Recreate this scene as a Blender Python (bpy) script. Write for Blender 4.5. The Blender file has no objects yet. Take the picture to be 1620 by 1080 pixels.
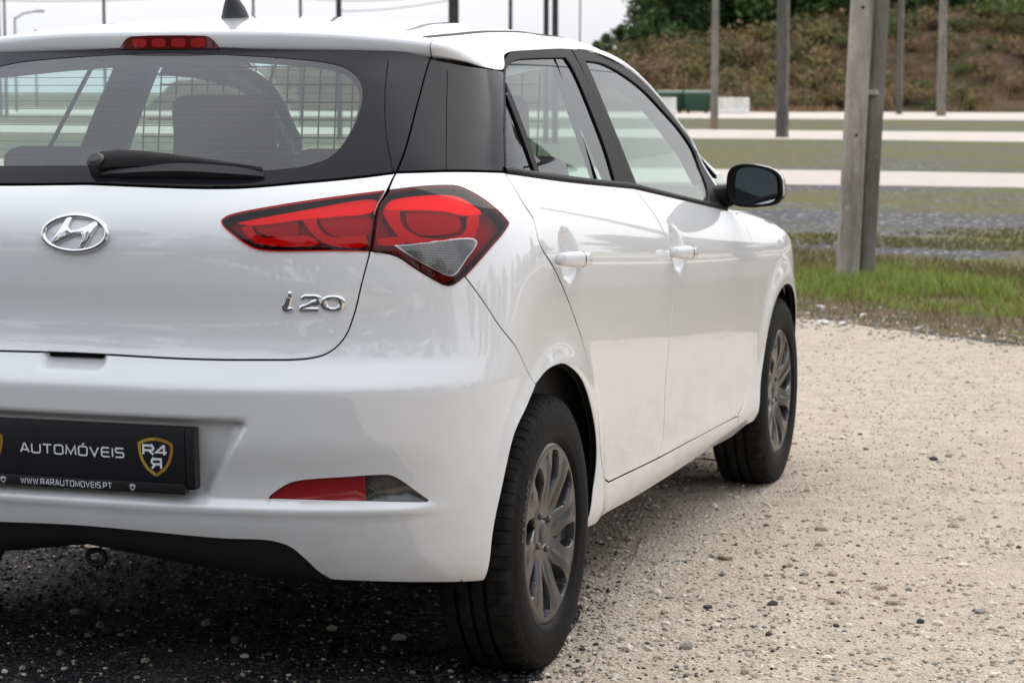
import bpy, bmesh, math, random
import numpy as np
from mathutils import Vector, Matrix
from mathutils.geometry import delaunay_2d_cdt
random.seed(7)
rng = np.random.default_rng(11)
scene = bpy.context.scene
COL = scene.collection

# ---------------------------------------------------------------- camera
cam_d = bpy.data.cameras.new("camera")
cam = bpy.data.objects.new("camera", cam_d)
COL.objects.link(cam)
CAM_LOC = Vector((2.3108, -4.7905, 1.283))
YAW, PITCH, ROLL = 0.3145, 0.1088, 0.0012
_fw = Vector((-math.sin(YAW) * math.cos(PITCH), math.cos(YAW) * math.cos(PITCH), -math.sin(PITCH)))
_r = _fw.cross(Vector((0, 0, 1))).normalized()
_u = _r.cross(_fw)
_r, _u = _r * math.cos(ROLL) + _u * math.sin(ROLL), _u * math.cos(ROLL) - _r * math.sin(ROLL)
cam.matrix_world = Matrix(((_r.x, _u.x, -_fw.x, CAM_LOC.x), (_r.y, _u.y, -_fw.y, CAM_LOC.y),
                           (_r.z, _u.z, -_fw.z, CAM_LOC.z), (0, 0, 0, 1)))
cam_d.lens = 80.09
cam_d.sensor_width = 36.0
cam_d.clip_start = 0.05
cam_d.clip_end = 3000
cam_d.dof.use_dof = True
cam_d.dof.focus_distance = 4.75
cam_d.dof.aperture_fstop = 10.0
scene.camera = cam

# ---------------------------------------------------------------- sky and sun
SUN_EL, SUN_AZ = math.radians(50), math.radians(10)      # azimuth from +Y towards +X
world = bpy.data.worlds.new("World")
scene.world = world
world.use_nodes = True
wn, wl = world.node_tree.nodes, world.node_tree.links
wn.clear()
w_out = wn.new("ShaderNodeOutputWorld")
w_bg = wn.new("ShaderNodeBackground")
w_sky = wn.new("ShaderNodeTexSky")
w_sky.sky_type = 'NISHITA'
w_sky.sun_disc = False
w_sky.sun_elevation = SUN_EL
w_sky.sun_rotation = SUN_AZ
w_sky.air_density = 1.0
w_sky.dust_density = 4.0
w_sky.ozone_density = 1.0
# thin high overcast: the sky is veiled by an even pale layer with soft broken edges
w_tc = wn.new("ShaderNodeTexCoord")
w_map = wn.new("ShaderNodeMapping")
w_map.inputs['Scale'].default_value = (1.0, 1.0, 2.6)
w_noise = wn.new("ShaderNodeTexNoise")
w_noise.inputs['Scale'].default_value = 2.2
w_noise.inputs['Detail'].default_value = 6
w_noise.inputs['Roughness'].default_value = 0.55
w_ramp = wn.new("ShaderNodeValToRGB")
w_ramp.color_ramp.elements[0].position = 0.30
w_ramp.color_ramp.elements[0].color = (8.1, 8.45, 9.2, 1)
w_ramp.color_ramp.elements[1].position = 0.72
w_ramp.color_ramp.elements[1].color = (10.5, 10.65, 11.0, 1)
w_mix = wn.new("ShaderNodeMix")
w_mix.data_type = 'RGBA'
w_mix.inputs[0].default_value = 0.72
wl.new(w_tc.outputs['Generated'], w_map.inputs['Vector'])
wl.new(w_map.outputs['Vector'], w_noise.inputs['Vector'])
wl.new(w_noise.outputs['Fac'], w_ramp.inputs['Fac'])
wl.new(w_sky.outputs['Color'], w_mix.inputs[6])
# overcast veil: brighter towards the zenith than at the horizon
w_sep = wn.new("ShaderNodeSeparateXYZ")
wl.new(w_tc.outputs['Generated'], w_sep.inputs[0])
w_el = wn.new("ShaderNodeMapRange")
w_el.inputs[1].default_value = 0.0; w_el.inputs[2].default_value = 1.0
w_el.inputs[3].default_value = 0.90; w_el.inputs[4].default_value = 1.60
wl.new(w_sep.outputs['Z'], w_el.inputs[0])
w_vm = wn.new("ShaderNodeVectorMath"); w_vm.operation = 'SCALE'
wl.new(w_ramp.outputs['Color'], w_vm.inputs[0]); wl.new(w_el.outputs[0], w_vm.inputs['Scale'])
wl.new(w_vm.outputs[0], w_mix.inputs[7])
wl.new(w_mix.outputs[2], w_bg.inputs['Color'])
w_bg.inputs['Strength'].default_value = 0.10
wl.new(w_bg.outputs['Background'], w_out.inputs['Surface'])

sun_d = bpy.data.lights.new("sun", 'SUN')
sun_d.energy = 1.3
sun_d.angle = math.radians(58)
sun_d.color = (1.0, 0.95, 0.87)
sun = bpy.data.objects.new("sun", sun_d)
COL.objects.link(sun)
sun.location = (6, 6, 12)
_sd = Vector((math.sin(SUN_AZ) * math.cos(SUN_EL), math.cos(SUN_AZ) * math.cos(SUN_EL), math.sin(SUN_EL)))
sun.rotation_euler = _sd.to_track_quat('Z', 'Y').to_euler()

scene.render.engine = 'CYCLES'
vs = scene.view_settings
vs.view_transform = 'Standard'
vs.look = 'None'
vs.exposure = 0.46
vs.gamma = 1.0
vs.use_curve_mapping = False

# ---------------------------------------------------------------- helpers
def link(o, parent=None):
    COL.objects.link(o)
    if parent is not None:
        o.parent = parent
    return o

def tag(o, label=None, cat=None, group=None, kind=None):
    if label: o['label'] = label
    if cat: o['category'] = cat
    if group: o['group'] = group
    if kind: o['kind'] = kind
    return o

def empty(name, loc=(0, 0, 0), rz=0.0, parent=None):
    o = bpy.data.objects.new(name, None)
    o.empty_display_size = .2
    o.location = loc
    o.rotation_euler = (0, 0, rz)
    return link(o, parent)

def mesh_obj(name, verts, faces, mats, parent=None, smooth=True, fmat=None, normals=None):
    me = bpy.data.meshes.new(name)
    me.from_pydata([tuple(map(float, v)) for v in verts], [], [tuple(int(i) for i in f) for f in faces])
    if not isinstance(mats, (list, tuple)): mats = [mats]
    for m in mats: me.materials.append(m)
    if fmat is not None: me.polygons.foreach_set('material_index', np.asarray(fmat, dtype=np.int32))
    me.polygons.foreach_set('use_smooth', np.full(len(me.polygons), bool(smooth)))
    me.update()
    if normals is not None:
        me.normals_split_custom_set_from_vertices([tuple(map(float, n)) for n in normals])
    return link(bpy.data.objects.new(name, me), parent)

class MB:
    """collects simple shapes; build() links them as one mesh"""
    def __init__(s): s.v = []; s.f = []
    def add(s, v, f):
        n = len(s.v); s.v += [tuple(map(float, q)) for q in v]; s.f += [tuple(int(i) + n for i in g) for g in f]; return s
    def box(s, c, d, rot=None, bev=0.0):
        bm = bmesh.new(); bmesh.ops.create_cube(bm, size=1.0)
        bmesh.ops.scale(bm, vec=d, verts=bm.verts)
        if bev > 0: bmesh.ops.bevel(bm, geom=list(bm.edges), offset=bev, segments=2, affect='EDGES', profile=.6)
        if rot is not None: bmesh.ops.transform(bm, matrix=rot.to_4x4(), verts=bm.verts)
        bmesh.ops.translate(bm, vec=c, verts=bm.verts)
        bm.verts.index_update()
        s.add([v.co[:] for v in bm.verts], [[v.index for v in f.verts] for f in bm.faces]); bm.free(); return s
    def tube(s, pts, rad, n=10, cap=True):
        pts = [Vector(q) for q in pts]; rad = rad if isinstance(rad, (list, tuple)) else [rad] * len(pts)
        v = []; f = []
        up = Vector((0, 0, 1)); 
        for i, q in enumerate(pts):
            t = (pts[min(i + 1, len(pts) - 1)] - pts[max(i - 1, 0)]).normalized()
            a = t.cross(up)
            if a.length < 1e-3: a = t.cross(Vector((0, 1, 0)))
            a.normalize(); b = t.cross(a)
            for k in range(n):
                w = 2 * math.pi * k / n
                v.append(q + (a * math.cos(w) + b * math.sin(w)) * rad[i])
        for i in range(len(pts) - 1):
            for k in range(n):
                f.append((i * n + k, i * n + (k + 1) % n, (i + 1) * n + (k + 1) % n, (i + 1) * n + k))
        if cap:
            f.append(tuple(range(n))[::-1]); f.append(tuple((len(pts) - 1) * n + k for k in range(n)))
        return s.add(v, f)
    def grid(s, G, closed_u=False, closed_v=False):
        G = np.asarray(G); nu, nv = G.shape[:2]; f = []
        for i in range(nu if closed_u else nu - 1):
            for j in range(nv if closed_v else nv - 1):
                f.append((i * nv + j, ((i + 1) % nu) * nv + j, ((i + 1) % nu) * nv + (j + 1) % nv, i * nv + (j + 1) % nv))
        return s.add(G.reshape(-1, 3), f)
    def build(s, name, mat, parent=None, smooth=True, auto=None):
        o = mesh_obj(name, s.v, s.f, mat, parent, smooth)
        bm = bmesh.new(); bm.from_mesh(o.data)
        bmesh.ops.recalc_face_normals(bm, faces=bm.faces)
        if auto is not None:
            for e in bm.edges:
                if len(e.link_faces) == 2 and e.calc_face_angle(0) > math.radians(auto): e.smooth = False
        bm.to_mesh(o.data); bm.free()
        return o

# ---------------------------------------------------------------- materials
def newmat(name):
    m = bpy.data.materials.new(name); m.use_nodes = True
    nt = m.node_tree; b = nt.nodes['Principled BSDF']
    return m, nt, b

def pmat(name, col, rough=.5, metal=0.0, coat=0.0, coat_r=.03, noise=0.0, nscale=20, spec=.5, bump=0.0, bscale=60, ior=1.5):
    m, nt, b = newmat(name)
    b.inputs['IOR'].default_value = ior
    b.inputs['Base Color'].default_value = (*col, 1)
    b.inputs['Roughness'].default_value = rough
    b.inputs['Metallic'].default_value = metal
    b.inputs['Coat Weight'].default_value = coat
    b.inputs['Coat Roughness'].default_value = coat_r
    b.inputs['Specular IOR Level'].default_value = spec
    tc = nt.nodes.new('ShaderNodeTexCoord')
    if noise > 0:
        n = nt.nodes.new('ShaderNodeTexNoise'); n.inputs['Scale'].default_value = nscale; n.inputs['Detail'].default_value = 6
        nt.links.new(tc.outputs['Object'], n.inputs['Vector'])
        mr = nt.nodes.new('ShaderNodeMapRange'); mr.inputs[1].default_value = .3; mr.inputs[2].default_value = .7
        mr.inputs[3].default_value = 1 - noise; mr.inputs[4].default_value = 1 + noise
        nt.links.new(n.outputs['Fac'], mr.inputs[0])
        mx = nt.nodes.new('ShaderNodeVectorMath'); mx.operation = 'SCALE'; mx.inputs[0].default_value = col
        nt.links.new(mr.outputs[0], mx.inputs['Scale']); nt.links.new(mx.outputs[0], b.inputs['Base Color'])
    if bump > 0:
        n = nt.nodes.new('ShaderNodeTexNoise'); n.inputs['Scale'].default_value = bscale; n.inputs['Detail'].default_value = 4
        nt.links.new(tc.outputs['Object'], n.inputs['Vector'])
        bp = nt.nodes.new('ShaderNodeBump'); bp.inputs['Strength'].default_value = bump; bp.inputs['Distance'].default_value = .01
        nt.links.new(n.outputs['Fac'], bp.inputs['Height']); nt.links.new(bp.outputs[0], b.inputs['Normal'])
    return m

def glassmat(name, tint, rough=0.0, ior=1.5, haze=0.0, hazecol=(.5, .5, .5), two=1.7):
    """thin pane: tinted see-through plus a Fresnel reflection"""
    m = bpy.data.materials.new(name); m.use_nodes = True
    nt = m.node_tree; nt.nodes.clear()
    out = nt.nodes.new('ShaderNodeOutputMaterial'); tr = nt.nodes.new('ShaderNodeBsdfTransparent')
    gl = nt.nodes.new('ShaderNodeBsdfGlossy'); fr = nt.nodes.new('ShaderNodeFresnel'); mx = nt.nodes.new('ShaderNodeMixShader')
    tr.inputs['Color'].default_value = (*tint, 1); gl.inputs['Roughness'].default_value = rough
    ge = nt.nodes.new('ShaderNodeNewGeometry'); ix = nt.nodes.new('ShaderNodeMapRange')   # both faces of a thin pane reflect alike
    ix.inputs[3].default_value = ior; ix.inputs[4].default_value = 1 / ior
    nt.links.new(ge.outputs['Backfacing'], ix.inputs[0]); nt.links.new(ix.outputs[0], fr.inputs['IOR'])
    mu = nt.nodes.new('ShaderNodeMath'); mu.operation = 'MULTIPLY_ADD'; mu.inputs[1].default_value = two; mu.inputs[2].default_value = 0.0
    mu.use_clamp = True
    nt.links.new(fr.outputs[0], mu.inputs[0]); nt.links.new(mu.outputs[0], mx.inputs[0])
    src = tr
    if haze > 0:
        df = nt.nodes.new('ShaderNodeBsdfDiffuse'); df.inputs['Color'].default_value = (*hazecol, 1)
        m2 = nt.nodes.new('ShaderNodeMixShader'); m2.inputs[0].default_value = haze
        nt.links.new(tr.outputs[0], m2.inputs[1]); nt.links.new(df.outputs[0], m2.inputs[2]); src = m2
    nt.links.new(src.outputs[0], mx.inputs[1]); nt.links.new(gl.outputs[0], mx.inputs[2])
    nt.links.new(mx.outputs[0], out.inputs['Surface'])
    return m

M = {}
def paint():
    m, nt, b = newmat('white_paint')
    b.inputs['Roughness'].default_value = .35
    b.inputs['Coat Weight'].default_value = 1.0
    b.inputs['Coat Roughness'].default_value = .02
    b.inputs['Coat IOR'].default_value = 1.75
    tc = nt.nodes.new('ShaderNodeTexCoord')
    # road dust, thicker low on the body, in streaks
    n = nt.nodes.new('ShaderNodeTexNoise'); n.inputs['Scale'].default_value = 7; n.inputs['Detail'].default_value = 8; n.inputs['Roughness'].default_value = .65
    mp = nt.nodes.new('ShaderNodeMapping'); mp.inputs['Scale'].default_value = (1, 1, 2.2)
    nt.links.new(tc.outputs['Object'], mp.inputs['Vector']); nt.links.new(mp.outputs['Vector'], n.inputs['Vector'])
    sx = nt.nodes.new('ShaderNodeSeparateXYZ'); nt.links.new(tc.outputs['Object'], sx.inputs[0])
    mr = nt.nodes.new('ShaderNodeMapRange'); mr.inputs[1].default_value = .75; mr.inputs[2].default_value = .25; mr.inputs[3].default_value = 0; mr.inputs[4].default_value = .42
    nt.links.new(sx.outputs['Z'], mr.inputs[0])
    m1 = nt.nodes.new('ShaderNodeMapRange'); m1.inputs[1].default_value = .42; m1.inputs[2].default_value = .75
    nt.links.new(n.outputs['Fac'], m1.inputs[0])
    mu = nt.nodes.new('ShaderNodeMath'); mu.operation = 'MULTIPLY'
    nt.links.new(mr.outputs[0], mu.inputs[0]); nt.links.new(m1.outputs[0], mu.inputs[1])
    mx = nt.nodes.new('ShaderNodeMix'); mx.data_type = 'RGBA'
    mx.inputs[6].default_value = (.755, .76, .77, 1); mx.inputs[7].default_value = (.50, .45, .37, 1)
    nt.links.new(mu.outputs[0], mx.inputs[0]); nt.links.new(mx.outputs[2], b.inputs['Base Color'])
    ad = nt.nodes.new('ShaderNodeMath'); ad.operation = 'MULTIPLY_ADD'; ad.inputs[1].default_value = .25; ad.inputs[2].default_value = .02
    nt.links.new(mu.outputs[0], ad.inputs[0]); nt.links.new(ad.outputs[0], b.inputs['Coat Roughness'])
    return m
M['paint'] = paint()
M['gap'] = pmat('gap_black', (.006, .006, .006), .8, spec=.1)
M['gloss_black'] = pmat('gloss_black', (.015, .0138, .018), .14, spec=.5, ior=1.22)
M['trim'] = pmat('trim_black', (.009, .0088, .009), .5, noise=.15, nscale=90, spec=.5, ior=1.18)
M['plastic'] = pmat('plastic_black', (.014, .014, .015), .55, bump=.05, bscale=400)
M['rubber'] = pmat('rubber', (.0055, .0055, .006), .62, ior=1.25, spec=.4, noise=.35, nscale=28, bump=.06, bscale=300)
M['tread'] = pmat('tread_rubber', (.020, .019, .018), .85, ior=1.25, spec=.2, noise=.45, nscale=35, bump=.1, bscale=220)
M['chrome'] = pmat('chrome', (.78, .78, .79), .06, metal=1.0)
M['wheel'] = pmat('wheel_grey', (.058, .059, .062), .27, metal=.6, coat=.2, coat_r=.2, noise=.12, nscale=40)
M['steel'] = pmat('steel_silver', (.36, .37, .40), .38, metal=.6, noise=.15, nscale=30)
M['wheel_dark'] = pmat('wheel_black', (.008, .008, .008), .7)
M['side_glass'] = glassmat('side_glass', (.68, .84, .78), two=1.0)
M['rear_glass'] = glassmat('rear_glass', (.76, .86, .84))
M['lens_red'] = glassmat('lens_red', (.94, .045, .05), ior=1.45, two=1.0)
M['lens_clear'] = glassmat('lens_clear', (.9, .9, .9), ior=1.45, two=1.0)
M['mirror'] = pmat('mirror_glass', (.42, .47, .50), .02, metal=1.0)
M['grey_fabric'] = pmat('grey_fabric', (.035, .036, .04), .85, noise=.2, nscale=60)
M['interior'] = pmat('interior_dark', (.022, .023, .025), .7)
M['interior_light'] = pmat('interior_grey', (.30, .30, .29), .8)
def pchip(xs,ys,x):
    xs=np.array(xs,float);ys=np.array(ys,float);h=np.diff(xs);d=np.diff(ys)/h
    m=np.zeros(len(xs));m[0]=d[0];m[-1]=d[-1]
    for i in range(1,len(xs)-1):
        if d[i-1]*d[i]>0:
            w1=2*h[i]+h[i-1];w2=h[i]+2*h[i-1];m[i]=(w1+w2)/(w1/d[i-1]+w2/d[i])
    i=np.clip(np.searchsorted(xs,x)-1,0,len(h)-1);t=(x-xs[i])/h[i]
    return (2*t**3-3*t**2+1)*ys[i]+(t**3-2*t**2+t)*h[i]*m[i]+(3*t**2-2*t**3)*ys[i+1]+(t**3-t**2)*h[i]*m[i+1]
class Tab:
    def __init__(s,pts,sig=.01,st=.002):
        xs=[p[0] for p in pts];ys=[p[1] for p in pts]
        n=int(4*sig/st)+1
        s.x=np.arange(xs[0]-n*st,xs[-1]+(n+1)*st,st)
        v=pchip(xs,ys,np.clip(s.x,xs[0],xs[-1]))
        # linear extrapolate
        s0=(ys[1]-ys[0])/(xs[1]-xs[0]);s1=(ys[-1]-ys[-2])/(xs[-1]-xs[-2])
        v=np.where(s.x<xs[0],ys[0]+s0*(s.x-xs[0]),np.where(s.x>xs[-1],ys[-1]+s1*(s.x-xs[-1]),v))
        k=np.exp(-.5*(np.arange(-n,n+1)*st/sig)**2);k/=k.sum()
        vp=np.concatenate([v[0]+s0*st*np.arange(-n,0),v,v[-1]+s1*st*np.arange(1,n+1)])
        s.y=np.convolve(vp,k,'valid')
    def __call__(s,x): return np.interp(x,s.x,s.y)
def sst(a,b,x):
    t=np.clip((np.asarray(x,float)-a)/(b-a),0,1);return t*t*t*(t*(6*t-15)+10)
# rear centre profile  y(z)
YR=Tab([(.18,-.46),(.24,-.535),(.30,-.583),(.36,-.612),(.42,-.632),(.50,-.643),(.60,-.651),(.655,-.6545),(.683,-.6560),(.691,-.6535),(.70,-.6480),(.72,-.6340),(.745,-.6175),(.76,-.6125),(.79,-.606),(.83,-.604),(.90,-.608),(.96,-.607),(1.0,-.600),(1.03,-.588),(1.06,-.568),(1.09,-.540),(1.12,-.505),(1.20,-.405),(1.30,-.272),(1.37,-.172),(1.45,-.06)],.0045,.001)
XS=Tab([(.16,.77),(.20,.80),(.25,.828),(.29,.845),(.33,.8485),(.36,.848),(.39,.849),(.45,.852),(.55,.855),(.65,.857),(.75,.858),(.85,.857),(.90,.853),(.94,.845),(.98,.832),(1.02,.813),(1.05,.796),(1.069,.784),(1.10,.772),(1.20,.732),(1.30,.688),(1.40,.638),(1.46,.602)],.008)
YS=Tab([(.1,-.18),(.7,-.17),(.9,-.10),(1.1,.0),(1.35,.10),(1.5,.12)],.05)
N=2.7
def _tab(W,D,n=N):
    t=np.linspace(0,np.pi/2,4001);x=np.sin(t)**(2/n);y=np.cos(t)**(2/n)
    L=np.concatenate([[0],np.cumsum(np.hypot(np.diff(x)*W,np.diff(y)*D))]);return L,x,y
_RL,_RX,_RY=_tab(.855,.58)
A0=_RL[-1]
YF=2.50
_FL,_FX,_FY=_tab(.845,.885,3.0)
Y1=-.05   # nominal start of side
A1=A0+(YF-Y1)
A2=A1+_FL[-1]
def zo(y):
    y=np.asarray(y,float)
    yy=np.where(y>-.05,y,-.05+.15*np.tanh((y+.05)/.15)*.6)
    return -.076*(yy-.5)
def sideX(y,z):
    ze=z-zo(y)*sst(.5,.95,z)
    X=XS(ze)
    q=np.clip(y-.5,0,None)
    return X-(.001+.015*sst(.93,1.1,z))*q**2
YNOSE=Tab([(.15,3.20),(.25,3.33),(.4,3.385),(.55,3.385),(.65,3.36),(.72,3.32),(.80,3.22),(.88,3.05),(.96,2.8),(1.1,2.5)],.02)
def disp(a,y,z):
    """outward bumps (flares) on the base surface"""
    d=0*z
    for yc in (0.,2.57):
        rho=np.hypot(y-yc,z-.305)
        d=d+.011*np.exp(-((rho-.375)/.045)**2)*sst(.18,.30,z)*np.where(a>.3,1,0)
    rear=(a<1.05)
    # number plate recess, with a sharp upper lip and slanted ends
    ae=.275+.10*(z-.46)/.165
    m=(1-sst(.612,.628,z))*sst(.452,.478,z)*(1-sst(ae-.005,ae+.035,a))
    d=d-np.where(rear,.030*m,0)
    # ledge under the plate that runs out to the reflectors
    m=sst(.440,.462,z)*(1-sst(.47,.60,z))*(1-sst(.70,.86,a))
    d=d-np.where(rear,.013*m,0)
    m=np.exp(-((z-.437)/.012)**2)*(1-sst(.70,.86,a))
    d=d+np.where(rear,.004*m,0)
    # tailgate catch notch in the bumper shelf
    m=(1-sst(.035,.072,np.abs(a-.014)))*sst(.706,.734,z)*(z<.7470)
    d=d-np.where(rear,.024*m,0)
    # finger cups behind the door handles
    for (yc,zc) in HANDLES:
        q=((y-yc-.015)/.050)**2+((z-zc-.004)/.046)**2
        d=d-.021*np.exp(-q**2*.9)*(a>1.05)
    return d
HANDLES=((.085,.913),(1.115,.860))
def P(a,z,off=0.):
    """a signed arc coordinate (0 rear centre, + right), z height -> xyz"""
    a=np.asarray(a,float);z=np.asarray(z,float);a,z=np.broadcast_arrays(a,z)
    s=np.where(a<0,-1.,1.);b=np.abs(a)
    ys=YS(z);yr=YR(z)
    W=sideX(ys,z)
    # rear
    xi=np.interp(b,_RL,_RX);et=np.interp(b,_RL,_RY)
    xr=W*xi;yrr=ys-(ys-yr)*et
    # side
    t=np.clip((b-A0)/(A1-A0),0,1)
    y=ys+(YF-ys)*t
    xs=sideX(y,z)
    # front
    c=np.clip(A2-b,0,None)
    fx=np.interp(c,_FL,_FX);fy=np.interp(c,_FL,_FY)
    Wf=sideX(YF,z);yf=YF+(YNOSE(z)-YF)*fy;xf=Wf*fx
    x=np.where(b<A0,xr,np.where(b<A1,xs,xf));yy=np.where(b<A0,yrr,np.where(b<A1,y,yf))
    d=disp(b,yy,z)+off
    # outward horizontal-ish direction
    nx=np.where(b<A0,np.clip(xi,0,1)**1.7,1.);ny=np.where(b<A0,-np.clip(et,0,1)**1.7,0.)
    nl=np.hypot(nx,ny)+1e-9
    return np.stack([s*(x+d*nx/nl),yy+d*ny/nl,z+0*x],-1)
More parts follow.
